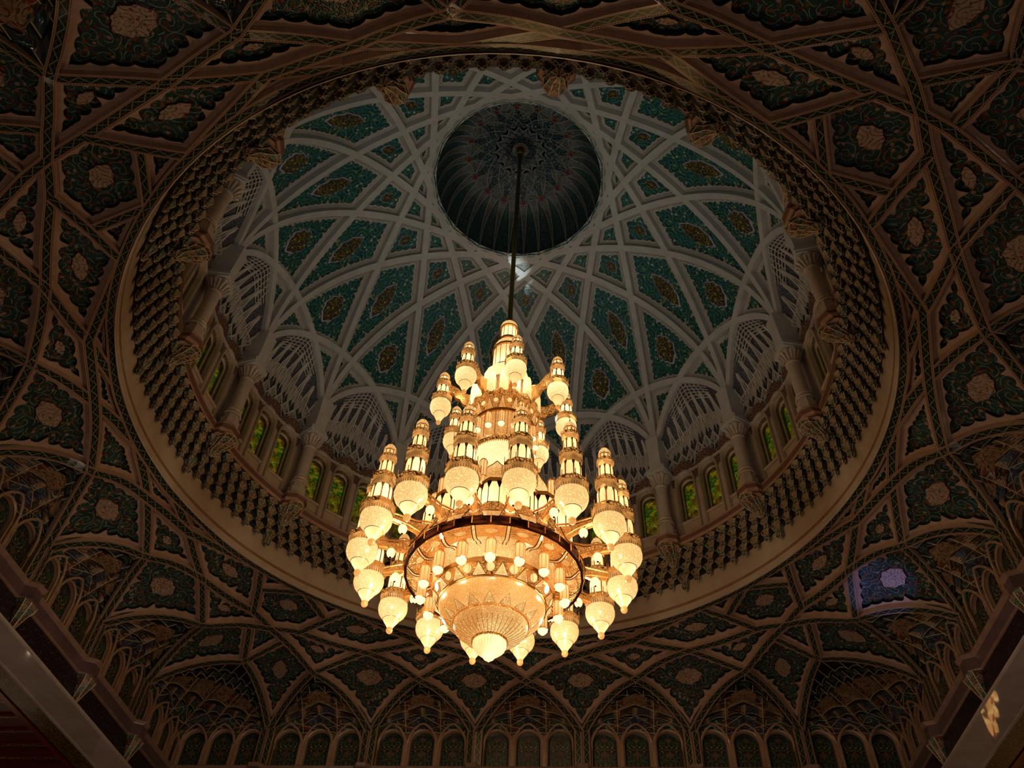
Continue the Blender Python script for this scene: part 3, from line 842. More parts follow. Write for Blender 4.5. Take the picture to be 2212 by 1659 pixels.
# stepped ground behind the stalactites
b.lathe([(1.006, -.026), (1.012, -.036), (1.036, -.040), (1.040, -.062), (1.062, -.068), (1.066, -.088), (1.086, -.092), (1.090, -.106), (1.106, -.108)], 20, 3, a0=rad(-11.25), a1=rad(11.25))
def pendant(r, az, zt, zb, w, m0, neck=.42):
    """hexagonal faceted stalactite: wide shoulder, waist, swelling, point"""
    c = Vector(pol(r, az, 0)); ca, sa = math.cos(rad(az)), math.sin(rad(az)); H = zt - zb
    def ring(k, z, out=0.0):
        P_ = []
        for q in range(6):
            t = 2 * PI * q / 6; x = math.cos(t) * w * k * .8 - out; y = math.sin(t) * w * k
            P_.append((c.x + ca * x - sa * y, c.y + sa * x + ca * y, z))
        return P_
    V = ring(1.18, zt, -.004) + ring(.98, zt - H * .22) + ring(neck, zt - H * .56, .002) + ring(neck * 1.28, zt - H * .80, .002) + [(c.x - ca * .002, c.y - sa * .002, zb)]
    for jj in range(3):
        for q in range(6):
            b.add([V[6 * jj + q], V[6 * jj + (q + 1) % 6], V[6 * (jj + 1) + (q + 1) % 6], V[6 * (jj + 1) + q]], [(0, 1, 2, 3)], (m0, 2, 0)[(q + jj) % 3] if jj else (m0 + q) % 3, [(0, 0), (.025, 0), (.02, .03), (.005, .03)])
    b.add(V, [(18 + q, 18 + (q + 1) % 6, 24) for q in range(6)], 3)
    for q in range(6):
        if q in (1, 2, 3, 4, 5): b.tube([V[q], V[6 + q], V[12 + q], V[18 + q], V[24]], .0009, 3, 4)
    for jj in (1, 3): b.tube([V[6 * jj + q] for q in (1, 2, 3, 4, 5)], .0009, 3, 4)
    # leaf-shaped facets on the face turned to the hall
    L1_ = [((V[2][k_] + V[3][k_]) / 2, ) for k_ in range(3)]
    m_ = Vector(((V[3][0] + V[9][0]) / 2, (V[3][1] + V[9][1]) / 2, zt - H * .05)); b.tube([V[8], m_, V[10]], .0009, 3, 4); b.tube([V[8], V[15], V[10]], .0009, 3, 4)
TIERS = [(1.020, -.026, -.062, .5, .024), (1.046, -.040, -.088, 0, .024), (1.070, -.062, -.111, .5, .023), (1.092, -.082, -.137, 0, .0225)]
for ti, (r, zt, zb, offc, w_) in enumerate(TIERS):
    for i in range(8):
        key = (i == 0 and offc == 0)
        pendant(r, -11.25 + da * (i + offc), zt, zb - (.023 if key and ti == 3 else 0), w_ * (1.15 if key else 1.0), (i + ti) % 3)
# cluster under the balcony nose
c0 = -11.25
CL = [(.978, -.026, .033), (.982, -.040, .031), (.996, -.056, .024), (1.012, -.070, .018), (1.016, -.080, .020), (1.022, -.096, .003)]
for t in range(5):
    (ra, za, wa), (rb_, zb_, wb) = CL[t], CL[t + 1]; A_c, B_c = Vector(pol(ra, c0, za)), Vector(pol(rb_, c0, zb_))
    for q in range(8):
        a0, a1 = 2 * PI * q / 8 + rad(c0) + PI / 8, 2 * PI * (q + 1) / 8 + rad(c0) + PI / 8; am = (a0 + a1) / 2
        e0, e1 = Vector((math.cos(a0), math.sin(a0), 0)), Vector((math.cos(a1), math.sin(a1), 0)); em = Vector((math.cos(am), math.sin(am), 0))
        A, B, Cc, D = A_c + e0 * wa, A_c + e1 * wa, B_c + e0 * wb, B_c + e1 * wb; N_ = (A + B + Cc + D) / 4 - em * min(wa, wb) * .25 + Vector((0, 0, .003))
        b.add([A, B, D, Cc, N_], [(0, 1, 4), (1, 2, 4), (2, 3, 4), (3, 0, 4)], (0, 2, 1)[(q + t) % 3], [(0, 0), (.03, 0), (.03, .03), (0, .03), (.015, .015)])
        b.tube([A, Cc], .0012, 4, 4); b.tube([A, N_, B], .0009, 4, 4)
        if t < 2: b.tube([A, B], .0014, 4, 4)
trim2 = empty('trim_2', (0, 0, Z0), 'muqarnas cornice of painted stalactites hanging below the gallery lip', 'cornice', None, 'structure')
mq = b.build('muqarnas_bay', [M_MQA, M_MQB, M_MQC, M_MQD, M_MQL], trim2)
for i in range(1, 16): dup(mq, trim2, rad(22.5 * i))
b = MB()
b.lathe([(1.106, -.02), (1.106, -.192)], 128, 0); b.lathe([(1.106, -.192), (1.106, -.204)], 128, 1); b.lathe([(1.106, -.204), (1.106, -.226), (1.109, -.2285)], 128, 0)
dr = b.build('drum_band', [M_DRUM, stone('drum_stripe_marble', srgb(164, 122, 96), srgb(148, 108, 84), 2, .25, .05)], trim2)

#==VAULT==
# ================================================================== VAULT between the square walls and the drum
RING = 1.1205; ZR = -.228
def rp(deg): return (RING * math.sin(rad(deg)), RING * math.cos(rad(deg)))
base_n = {'T0': (.2075, 1.40, -.468), 'T1': (.622, 1.40, -.465), 'T2': (1.035, 1.40, -.452), 'A0': (0, 1.222, -.342), 'A1': (.416, 1.209, -.342),
          'A2': (.818, 1.149, -.345), 'C': (1.068, 1.068, -.345), 'Ra': (.2075, 1.152, -.272), 'Rb': (.615, 1.103, -.287), 'D': (.911, 1.016, -.287),
          'c': (.948, .948, -.279), 'J': (.851, .990, -.268), 'K': (.7465, .948, -.246), 'R3': (.4114, 1.094, -.2465),
          'q': (*rp(45), ZR), 'L': (*rp(35.3), ZR), 'M1': (*rp(12.8), ZR), 'M0': (*rp(0), ZR)}
base_e = [('T0', 'A0'), ('T0', 'A1'), ('T1', 'A1'), ('T1', 'A2'), ('T2', 'A2'), ('T2', 'C'), ('A0', 'Ra'), ('A1', 'Ra'), ('A1', 'Rb'), ('A2', 'Rb'), ('A2', 'D'),
          ('C', 'D'), ('Ra', 'M0'), ('Ra', 'R3'), ('Rb', 'R3'), ('R3', 'L'), ('R3', 'M1'), ('Rb', 'J'), ('J', 'c'), ('c', 'D'), ('J', 'K'), ('K', 'L'), ('K', 'q'),
          ('M0', 'M1'), ('M1', 'L'), ('L', 'q')]
syms = [(k, f) for k in range(4) for f in (1, -1)]
def symp(p, k, f):
    x, y = p[0] * f, p[1]; a = -PI / 2 * k; return (x * math.cos(a) - y * math.sin(a), x * math.sin(a) + y * math.cos(a))
arch_g = lambda t: 1 - (1 - t) ** 2.3
ctrl = []
for k, f in syms:
    for nme, (x, y, z) in base_n.items(): ctrl.append((*symp((x, y), k, f), z))
    for a, b_ in base_e[:6]:
        pa, pb = base_n[a], base_n[b_]
        for t in (.12, .3, .55, .8):
            ctrl.append((*symp((pa[0] + (pb[0] - pa[0]) * t, pa[1] + (pb[1] - pa[1]) * t), k, f), pa[2] + (pb[2] - pa[2]) * arch_g(t)))
    for d_ in (6.4, 24, 40): ctrl.append((*symp(rp(d_), k, f), ZR))
ctrl = np.array(sorted(set((round(x, 5), round(y, 5), round(z, 5)) for x, y, z in ctrl)))
keep = []
for i, c_ in enumerate(ctrl):
    if all(np.hypot(*(c_[:2] - ctrl[j][:2])) > 2e-3 for j in keep): keep.append(i)
ctrl = ctrl[keep]
def tps(r2): return np.where(r2 > 1e-12, r2 * np.log(np.maximum(r2, 1e-12)), 0)
X_ = ctrl[:, :2]; nC = len(X_); Kk = tps(((X_[:, None] - X_[None]) ** 2).sum(-1)) + np.eye(nC) * 2e-4
Pm_ = np.c_[np.ones(nC), X_]; Amat = np.block([[Kk, Pm_], [Pm_.T, np.zeros((3, 3))]])
wts = np.linalg.solve(Amat, np.r_[ctrl[:, 2], np.zeros(3)])
def vz(x, y): return float(tps((X_[:, 0] - x) ** 2 + (X_[:, 1] - y) ** 2) @ wts[:nC] + wts[nC] + wts[nC + 1] * x + wts[nC + 2] * y)
_vc = {}
def vault_map(x, y, h):
    key = (round(x, 5), round(y, 5))
    if key not in _vc:
        e = .004; z = vz(x, y); _vc[key] = (z, (vz(x + e, y) - z) / e, (vz(x, y + e) - z) / e)
    z, gx, gy = _vc[key]; L = math.sqrt(1 + gx * gx + gy * gy)
    return (x + gx / L * h, y + gy / L * h, z - h / L)
vault = empty('ceiling', (0, 0, Z0), 'beige marble strapwork vault with dark mosaic panels between the square walls and the round drum', 'vault', None, 'structure')
def canon(k, f, n):
    p = symp(base_n[n], k, f); return (round(p[0], 3), round(p[1], 3))
vn = {}; ve = {}; eb = {}
def edge_poly(a, b_, step=.012):
    pa, pb = base_n[a], base_n[b_]
    if {a, b_} <= {'M0', 'M1', 'L', 'q'}:
        da_ = math.atan2(pa[0], pa[1]); db_ = math.atan2(pb[0], pb[1]); n = max(4, int(abs(db_ - da_) * RING / step))
        return np.array([(RING * math.sin(t), RING * math.cos(t)) for t in np.linspace(da_, db_, n)])
    n = max(4, int(math.hypot(pa[0] - pb[0], pa[1] - pb[1]) / step))
    return np.stack([np.linspace(pa[0], pb[0], n), np.linspace(pa[1], pb[1], n)], 1)
for k, f in syms:
    for nme in base_n: vn[canon(k, f, nme)] = np.array(symp(base_n[nme], k, f))
    for a, b_ in base_e:
        ka, kb = canon(k, f, a), canon(k, f, b_)
        if (ka, kb) in ve or (kb, ka) in ve: continue
        ve[(ka, kb)] = np.array([symp(p, k, f) for p in edge_poly(a, b_)])
VH = .016      # straps stand this far proud of the panels
def vmap_panel(x, y, h): return vault_map(x, y, h - VH)
VM = [M_BEIGE, M_VMOS, M_VMED, M_DARK, M_BEIGE, plain('medallion_edge', srgb(60, 30, 30), .4)]
def copies_of(c):
    """rotations of a panel whose centre is c (plan azimuth from +y, clockwise) : generic ones are mirrored too"""
    az = math.degrees(math.atan2(c[0], c[1]))
    on_axis = abs(az) < .5 or abs(az - 45) < .5
    return on_axis
vfaces = faces_of(vn, ve)
for lp in vfaces:
    E = [poly(ve, a, b_) for a, b_ in lp]; P = join(E); A = area(P)
    if A <= 1e-4: continue
    c = centroid(P)
    if np.hypot(*c) < .2: continue
    az = math.degrees(math.atan2(c[0], c[1]))
    if az < -.5 or az > 45.5: continue
    o = panel_mesh(E, vmap_panel, .0125, .0115 if A > .02 else .0100, .013, .038, .0085, VM, vault,
                   'mosaic_panel', med=.38 if A > .012 else .30, grid=.035)
    if not o: continue
    on_axis = abs(az) < .5 or abs(az - 45) < .5
    for k in range(4):
        if k: dup(o, vault, -PI / 2 * k)
        if not on_axis: dup(o, vault, -PI / 2 * k, sx=-1)
# straps: long runs of edges
runs = [['T0', 'A0', 'Ra-', 'R3-', 'L-']]
def run_poly(names, k=0, f=1):
    pts_ = []
    for i, (n0, n1) in enumerate(zip(names[:-1], names[1:])):
        def pt(nm): m = nm.endswith('-'); p = base_n[nm.rstrip('-')]; return (-p[0] if m else p[0], p[1])
        a, b_ = pt(n0), pt(n1); q = max(3, int(math.hypot(a[0] - b_[0], a[1] - b_[1]) / .02))
        pts_ += [(a[0] + (b_[0] - a[0]) * t, a[1] + (b_[1] - a[1]) * t) for t in np.linspace(0, 1, q)[:-1]]
    pts_.append(b_)
    return np.array([symp(p, k, f) for p in pts_])
def extend(P, s=0.0, e=0.0):
    d0 = P[0] - P[1]; d1 = P[-1] - P[-2]
    if s: P = np.vstack([P[0] + d0 / np.hypot(*d0) * s, P])
    if e: P = np.vstack([P, P[-1] + d1 / np.hypot(*d1) * e])
    return P
RUNS = [(['T0', 'A0', 'Ra-', 'R3-', 'L-'], 0), (['T0', 'A1', 'Rb', 'J', 'c'], 0), (['T1', 'A1', 'Ra', 'M0'], 0), (['T1', 'A2', 'D', 'c'], 0),
        (['T2', 'A2', 'Rb', 'R3', 'M1'], 0), (['T2', 'C', 'D'], 0), (['J', 'K', 'L'], 0), (['K', 'q'], 0)]
for ri, (nm, _) in enumerate(RUNS):
    b = MB(); P = run_poly(nm); strap_mesh(b, P, lambda x, y, h: vault_map(x, y, h), .026, -VH - .004, -.0008 * (ri % 3), 0, 1)
    o = b.build('strap', [M_STRAP, M_BEIGE], vault)
    for k in range(4):
        if k: dup(o, vault, -PI / 2 * k)
        dup(o, vault, -PI / 2 * k, sx=-1)
b = MB()
P = np.array([(RING * math.cos(t), RING * math.sin(t)) for t in np.linspace(0, 2 * PI, 241)])
strap_mesh(b, P, lambda x, y, h: vault_map(x, y, h), .022, -VH - .004, .001, 0, 1)
b.build('ring_strap', [M_STRAP, M_BEIGE], vault)

# ================================================================== WALLS (built once for the far wall, turned for the other three)
DW = 1.425
def arch_edge(t, T, A):
    a, b_ = base_n[T], base_n[A]; x = a[0] + (b_[0] - a[0]) * t; y = a[1] + (b_[1] - a[1]) * t
    return (x, y, vz(x, y))
def lerp3(p, q, v): return tuple(p[i] + (q[i] - p[i]) * v for i in range(3))
def niche_grid(wallf, archf, name, nU):
    """stepped muqarnas hood between the wall line and the leaning arch"""
    b = MB(); tiers = [(0.0, .26, nU), (.26, .40, nU * 2), (.40, .66, nU), (.66, .80, nU * 2 + 1), (.80, .995, nU * 2)]
    def S_(u, v):
        a = wallf(u); c = archf(u); p = lerp3(a, c, v)
        bul = .018 * math.sin(PI * v); return Vector((p[0], p[1], p[2] + bul + .004))
    def nrm(u, v):
        e = .02; a = S_(min(u + e, 1), v) - S_(max(u - e, -1), v); c = S_(u, min(v + e, 1)) - S_(u, max(v - e, 0))
        n = a.cross(c); n = n.normalized() if n.length > 1e-9 else Vector((0, 0, -1))
        return n if n.z < 0 else -n
    for ti, (v0, v1, n) in enumerate(tiers):
        for i in range(n):
            u0, u1 = -1 + 2 * i / n, -1 + 2 * (i + 1) / n; R = 6
            V = []; UV = []
            for j in range(R + 1):
                for k in range(R + 1):
                    uu, vv = u0 + (u1 - u0) * k / R, v0 + (v1 - v0) * j / R
                    a, c = 2 * k / R - 1, j / R
                    dome_ = max(0, 1 - a * a) * (1 - c * .75)
                    p = S_(uu, vv) - nrm(uu, vv) * (.020 * dome_ - .006) * (1 if ti < 4 else .7)
                    V.append(p); UV.append((.05 * k / R + .05 * i, .04 * j / R + .04 * ti))
            F0, F1 = [], []
            for j in range(R):
                for k in range(R): (F0 if (abs(2 * k + 1 - R) / R + .35 * j / R < .85) else F1).append((j * (R + 1) + k, j * (R + 1) + k + 1, (j + 1) * (R + 1) + k + 1, (j + 1) * (R + 1) + k))
            m = {0: (0, 3)[i % 2], 1: (1, 3)[i % 2], 2: 2, 3: 4, 4: 5}[ti]
            b.add(V, F0, m, UV); b.add(V, F1, (1, 2, 1, 5, 5)[ti], UV)
            mid = R // 2
            b.tube([V[k] for k in range(R + 1)], .0016, 4, 6); b.tube([V[j * (R + 1)] for j in range(R + 1)], .0015, 4, 6)
            if ti == 0:
                dm = [V[mid], V[(R // 2) * (R + 1) + R], V[R * (R + 1) + mid], V[(R // 2) * (R + 1)], V[mid]]; b.tube(dm, .0013, 4, 6)
            if False:
                b.tube([V[k * (R + 1) + k // 2] for k in range(R + 1)], .0011, 4, 6); b.tube([V[k * (R + 1) + R - k // 2] for k in range(R + 1)], .0011, 4, 6)
        # shelf closing the step to the next tier
        V = [S_(u, v1) + nrm(u, v1) * .006 for u in np.linspace(-1, 1, 13)] + [S_(u, v1) - nrm(u, v1) * .016 for u in np.linspace(-1, 1, 13)]
        b.add(V, [(i, i + 1, 14 + i, 13 + i) for i in range(12)], 5)
    return b
M_MQS = mosaic('muqarnas_shell_cream', srgb(180, 144, 104), srgb(150, 116, 84), srgb(50, 40, 34), [srgb(60, 70, 60), srgb(130, 60, 40)], 46, .28)
NM = [M_MQA, M_MQB, M_MQS, M_TILE, M_VMOS, M_MQD, M_MQL]
def bay_fns(xc, Tl, Tr, A, corner=False):
    if not corner:
        xl, xr = Tl, Tr
        def wallf(u): x = xl + (xr - xl) * (u + 1) / 2; return (x, DW - .004, -.452)
    else:
        def wallf(u):
            if u < 0: return (1.035 + (DW - 1.035) * (u + 1), DW - .004, -.450)
            return (DW - .004, DW - (DW - 1.035) * u, -.450)
    def archf(u):
        if not corner:
            t = 1 - abs(u); px, py, pz = A
            x0 = Tl if u < 0 else Tr; x = x0 + (px - x0) * t; y = 1.40 + (py - 1.40) * t
            return (x, y, vz(x, y) + .006)
        t = 1 - abs(u); a = (1.035, 1.40) if u < 0 else (1.40, 1.035); x = a[0] + (1.068 - a[0]) * t; y = a[1] + (1.068 - a[1]) * t
        return (x, y, vz(x, y) + .006)
    return wallf, archf
bays = [(-2, -1.035, -.622, (-.818, 1.149, 0)), (-1, -.622, -.2075, (-.416, 1.209, 0)), (0, -.2075, .2075, (0, 1.222, 0)), (1, .2075, .622, (.416, 1.209, 0)), (2, .622, 1.035, (.818, 1.149, 0))]
wall_objs = []
for _, xl, xr, A in bays:
    wf, af = bay_fns(0, xl, xr, A); wall_objs.append(niche_grid(wf, af, 'n', 3).build('muqarnas_niche', NM))
wf, af = bay_fns(0, 0, 0, None, True); wall_objs.append(niche_grid(wf, af, 'n', 6).build('corner_niche', NM))
# soffit bands under each leaning arch (a second strap a little lower, facing the niche)
b = MB()
for _, xl, xr, A in bays + [(9, 0, 0, None)]:
    for sgn in (0, 1):
        if A is not None: p0 = (xl if sgn == 0 else xr, 1.40); p1 = (A[0], A[1])
        else: p0 = (1.035, 1.40) if sgn == 0 else (1.40, 1.035); p1 = (1.068, 1.068)
        d = np.array(p1) - np.array(p0); nrm2 = np.array([-d[1], d[0]]) / np.hypot(*d); 
        ctr_ = np.array([(xl + xr) / 2, 1.40]) if A is not None else np.array([1.3, 1.3])
        if np.dot(nrm2, ctr_ - np.array(p0)) < 0: nrm2 = -nrm2
        V = []; UV = []; n = 16
        for i in range(n + 1):
            t = i / n; q = np.array(p0) + d * t
            z0 = vz(q[0], q[1]) ; a = q + nrm2 * .016 * min(1, 3 * (1 - t) + .1); c = q + nrm2 * .040 * min(1, 3 * (1 - t) + .05)
            V += [(a[0], a[1], z0 + .004), (c[0], c[1], z0 + .030)]; UV += [(t * .3, 0.2), (t * .3, .5)]
        b.add(V, [(2 * i, 2 * i + 1, 2 * i + 3, 2 * i + 2) for i in range(n)], 0, UV)
wall_objs.append(b.build('arch_soffit', [M_STRAP]))
# flat wall behind, blind windows, pilasters, colonnettes
WZB, WSP, WTP = -.66, -.486, -.446
b = MB(); V = [(-DW, DW + .012, -.70), (DW, DW + .012, -.70), (DW, DW + .012, -.40), (-DW, DW + .012, -.40)]
b.add(V, [(0, 1, 2, 3)], 0, [(x, z) for x, y, z in V]); wall_objs.append(b.build('wall_sheet', [M_WST]))
def pointed(hw, z0, zs, zt, n=8):
    P = [(hw, z0), (hw, zs)]
    for i in range(1, n + 1): t = i / n; P.append((hw * (1 - t ** 1.7), zs + (zt - zs) * math.sin(t * PI / 2) ** .9 * (1 - .10 * (1 - t)) / 1.0 if i < n else zt))
    return P + [(-x, z) for x, z in P[::-1][1:]]
def blind(xc, hw):
    b = MB()
    G = pointed(hw, WZB, WSP, WTP); hG = [p for p in G if p[0] > -1e-9]
    for sx in (1, -1):
        Gh = hG + [(0, WZB)]; b.add([(xc + sx * x, DW + .006, z) for x, z in Gh], [tuple(range(len(Gh)))], 0, [(x + .07, z - WZB) for x, z in Gh])
    def rim(h0, t0, y0, h1, t1, y1, m):
        A_ = pointed(hw + h0, WZB, WSP, WTP + t0); B_ = pointed(hw + h1, WZB, WSP, WTP + t1); n = len(A_)
        b.add([(xc + x, y0, z) for x, z in A_] + [(xc + x, y1, z) for x, z in B_], [(i, i + 1, n + i + 1, n + i) for i in range(n - 1)], m)
    rim(-.004, -.006, DW + .0055, 0, 0, DW + .004, 2); rim(0, 0, DW + .006, .002, .003, DW - .006, 1); rim(.002, .003, DW - .008, .008, .010, DW - .012, 1); rim(.008, .010, DW - .012, .011, .014, DW + .012, 1)
    # small rosette and palmette
    for zc, rr in ((-.475, .009), (-.53, .013), (-.60, .017)):
        t = np.linspace(0, 2 * PI, 25)[:-1]; rad_ = rr * (1 + .3 * np.cos(4 * t))
        V = [(xc + r * math.cos(a), DW + .0035, zc + r * math.sin(a)) for r, a in zip(rad_, t)]
        b.add(V, [tuple(range(24))], 3, [(p[0], p[2]) for p in V])
    return b
bwm = [M_WMOS, M_WST, M_DARK, mosaic('palmette_mosaic', srgb(120, 92, 66), srgb(90, 66, 50), srgb(50, 40, 34), [srgb(60, 60, 50), srgb(110, 50, 40)], 70, .3)]
for _, xl, xr, A in bays:
    xc = (xl + xr) / 2
    for j in (-1, 0, 1): wall_objs.append(blind(xc + .122 * j, .0445).build('blind_window', bwm))
for s_ in (-1, 1):
    for j in range(3): wall_objs.append(blind(s_ * (1.035 + .070 + .114 * j), .042).build('blind_window', bwm))
b = MB()
def colonnette(x, w=.0105, sides=(-1, 1)):
    b.box((x, DW - .004, (WZB - .50) / 2 + 0), (w * 1.9, .022, -.50 - WZB), 0)
    for sx in (-1, 1): b.tube([(x + sx * w * .75, DW - .016, WZB), (x + sx * w * .75, DW - .016, -.50)], w * .26, 6, 0)
    for s_ in sides:       # flaring ribs closing over the window heads
        b.tube([(x + s_ * .003, DW - .012, -.520), (x + s_ * .004, DW - .014, -.49), (x + s_ * .012, DW - .020, -.466), (x + s_ * .028, DW - .026, -.444), (x + s_ * .046, DW - .032, -.431), (x + s_ * .061, DW - .036, -.427)], [.0065, .006, .005, .0045, .004, .004], 6, 0)
for _, xl, xr, A in bays:
    xc = (xl + xr) / 2
    for j in (-.061, .061): colonnette(xc + j)
    for s_ in (-1, 1): colonnette(xc + s_ * .176, .006, (-s_,))
for s_ in (-1, 1):
    for j in (.127, .241, .355): colonnette(s_ * (1.035 + j))
wall_objs.append(b.build('colonnette_row', [M_WST]))
b = MB()
for x in (-1.035, -.622, -.2075, .2075, .622, 1.035):   # ribboned piers below the arches
    for s_ in (-1, 1):
        P = [(x + s_ * .017, 1.398, -.47), (x + s_ * .017, 1.400, -.66)]
        V = []; UV = []
        for i in range(9):
            t = i / 8; z = -.44 - .25 * t; V += [(x + s_ * .001, 1.392, z), (x + s_ * .030, 1.396, z)]; UV += [(t * .25, 0), (t * .25, 1)]
        b.add(V, [(2 * i, 2 * i + 1, 2 * i + 3, 2 * i + 2) for i in range(8)], 0, UV)
        V = [(x + s_ * .030, 1.396, -.44), (x + s_ * .030, 1.396, -.69), (x + s_ * .046, DW + .01, -.69), (x + s_ * .046, DW + .01, -.44)]
        b.add(V, [(0, 1, 2, 3)], 1, [(0, 0), (.2, 0), (.2, .02), (0, .02)])
wall_objs.append(b.build('ribboned_pier', [M_STRAP, M_BAND]))
# ledge, calligraphy frieze, brackets, marble beam and soffit
b = MB()
prof = [(1.43, -.598), (1.372, -.598), (1.362, -.604), (1.368, -.612), (1.372, -.616), (1.372, -.652), (1.384, -.662), (1.384, -.668)]
xs = [-1.45]; 
for x in (-1.035, -.622, -.2075, .2075, .622, 1.035): xs += [x - .034, x - .026, x - .018, x + .018, x + .026, x + .034]
xs.append(1.45)
def proj_(x):
    for c in (-1.035, -.622, -.2075, .2075, .622, 1.035):
        d = abs(x - c)
        if d <= .0181: return .030
        if d <= .0265: return .015
    return 0.0
V = []
for x in xs:
    pr = proj_(x)
    for (y, z) in prof: yy = y - (pr if y < 1.40 else 0); V.append((min(max(x, -yy), yy), yy, z))
k = len(prof); F0 = []; F1 = []
for i in range(len(xs) - 1):
    for j in range(k - 1): (F1 if j == 4 else F0).append((i * k + j, i * k + j + 1, (i + 1) * k + j + 1, (i + 1) * k + j))
b.add(V, F0, 0); b.add(V, F1, 1); wall_objs.append(b.build('ledge', [stone('ledge_edge_stone', srgb(160, 126, 106), srgb(140, 108, 92), 3, .25, .08), M_LEDGE]))
b = MB(); V = [(-1.374, 1.374, -.662), (1.374, 1.374, -.662), (1.374, 1.374, -.746), (-1.374, 1.374, -.746)]
b.add(V, [(0, 1, 2, 3)], 0, [(x, z) for x, y, z in V]); wall_objs.append(b.build('calligraphy_frieze', [M_FRZ]))
for x in (-1.035, -.622, -.2075, .2075, .622, 1.035):
    b = MB(); rws = []
    for (hw, y, z) in ((.034, 1.335, -.660), (.030, 1.338, -.672), (.021, 1.346, -.69), (.013, 1.356, -.715), (.004, 1.366, -.742)):
        rws.append([(x - hw, 1.386, z + .004), (x - hw, y + .012, z), (x - hw * .5, y, z - .004), (x + hw * .5, y, z - .004), (x + hw, y + .012, z), (x + hw, 1.386, z + .004)])
    V = [p for R in rws for p in R]
    for j in range(4):
        for i in range(5): b.add([V[j * 6 + i], V[j * 6 + i + 1], V[(j + 1) * 6 + i + 1], V[(j + 1) * 6 + i]], [(0, 1, 2, 3)], (i + j) % 3, [(0, 0), (.03, 0), (.03, .03), (0, .03)])
    for i in range(6): b.tube([V[j * 6 + i] for j in range(5)], .0016, 4, 3)
    wall_objs.append(b.build('corbel', [M_MQA, M_MQB, M_MQC, M_MQL]))
b = MB()
prof = [(1.372, -.742), (1.352, -.742), (1.350, -.745), (1.350, -.750), (1.356, -.752), (1.462, -.752), (1.466, -.754), (1.474, -.754), (1.480, -.748)]
V = []
for x in (-2, 2):
    for y, z in prof: V.append((math.copysign(y, x), y, z))
k = len(prof); b.add(V, [(j, j + 1, k + j + 1, k + j) for j in range(k - 1)], 0); wall_objs.append(b.build('marble_soffit', [M_BEAM]))
b = MB(); V = [(-1.478, 1.478, -.749), (1.478, 1.478, -.749), (1.552, 1.552, -.747), (-1.552, 1.552, -.747)]
b.add(V, [(0, 1, 2, 3)], 0, [(x, y) for x, y, z in V]); wall_objs.append(b.build('gold_mosaic_band', [M_AGOLD]))
# red coffered aisle ceiling beyond the beam
b = MB()
V = [(-1.55, 1.55, -.742), (1.55, 1.55, -.742), (3.2, 3.2, -.742), (-3.2, 3.2, -.742)]; b.add(V, [(0, 1, 2, 3)], 0, [(x, y) for x, y, z in V])
b.box((0, 1.566, -.746), (3.12, .022, .012), 2)
for i in range(-15, 16):
    x = .098 * i
    b.box((x, 2.38, -.746), (.016, 1.62, .008), 2); b.box((x, 2.38, -.751), (.008, 1.62, .004), 1)
wall_objs.append(b.build('coffered_aisle_ceiling', [M_REDC, M_AGOLD, plain('red_moulding', srgb(110, 34, 20), .3)]))
LOW_PARTS = ('ledge', 'calligraphy_frieze', 'corbel', 'marble_soffit', 'gold_mosaic_band', 'coffered_aisle_ceiling')
WN = ['wall_back', 'wall_right', 'wall_front', 'wall_left']
WL = ['far wall with five arched muqarnas niches above the ledge', 'right-hand wall with arched niches, ledge and marble beam', 'near wall with arched niches seen at the top edge', 'left-hand wall with arched niches, ledge and marble beam']
for k in range(4):
    e = empty(WN[k], (0, 0, Z0), WL[k], 'wall', None, 'structure', -PI / 2 * k)
    for o in wall_objs:
        if k == 2 and o.name.split('.')[0] in LOW_PARTS: continue      # the near wall's base is behind and below the photographer
        if k == 0: o.parent = e
        else: q = o.copy(); C.objects.link(q); q.parent = e
# lower piers and floor, out of the picture but they carry and light the room
b = MB()
for sx in (-1, 1):
    for sy in (-1, 1): b.box((sx * 1.56, sy * 1.56, -1.46), (.32, .32, 1.28), 0)
pr = b.build('trim_3', [M_WST], None, zoff=Z0); tag(pr, 'stone piers under the four corners of the square', 'pier', None, 'structure')
b = MB(); b.box((0, 0, -2.105), (6.4, 6.4, .01), 0)
fl = b.build('floor', [M_CARPET], None, zoff=Z0); tag(fl, 'carpeted prayer hall floor', 'floor', None, 'structure')

#==CHANDELIER==
for sx in (-1, 1):
    for y in (4.0, 12.0):
        light('aisle_fill', 'POINT', (sx * 20.5, y, 8.0), 60.0, (1, .7, .45), .06)  # unseen lamps, added to brighten the red aisle ceilings
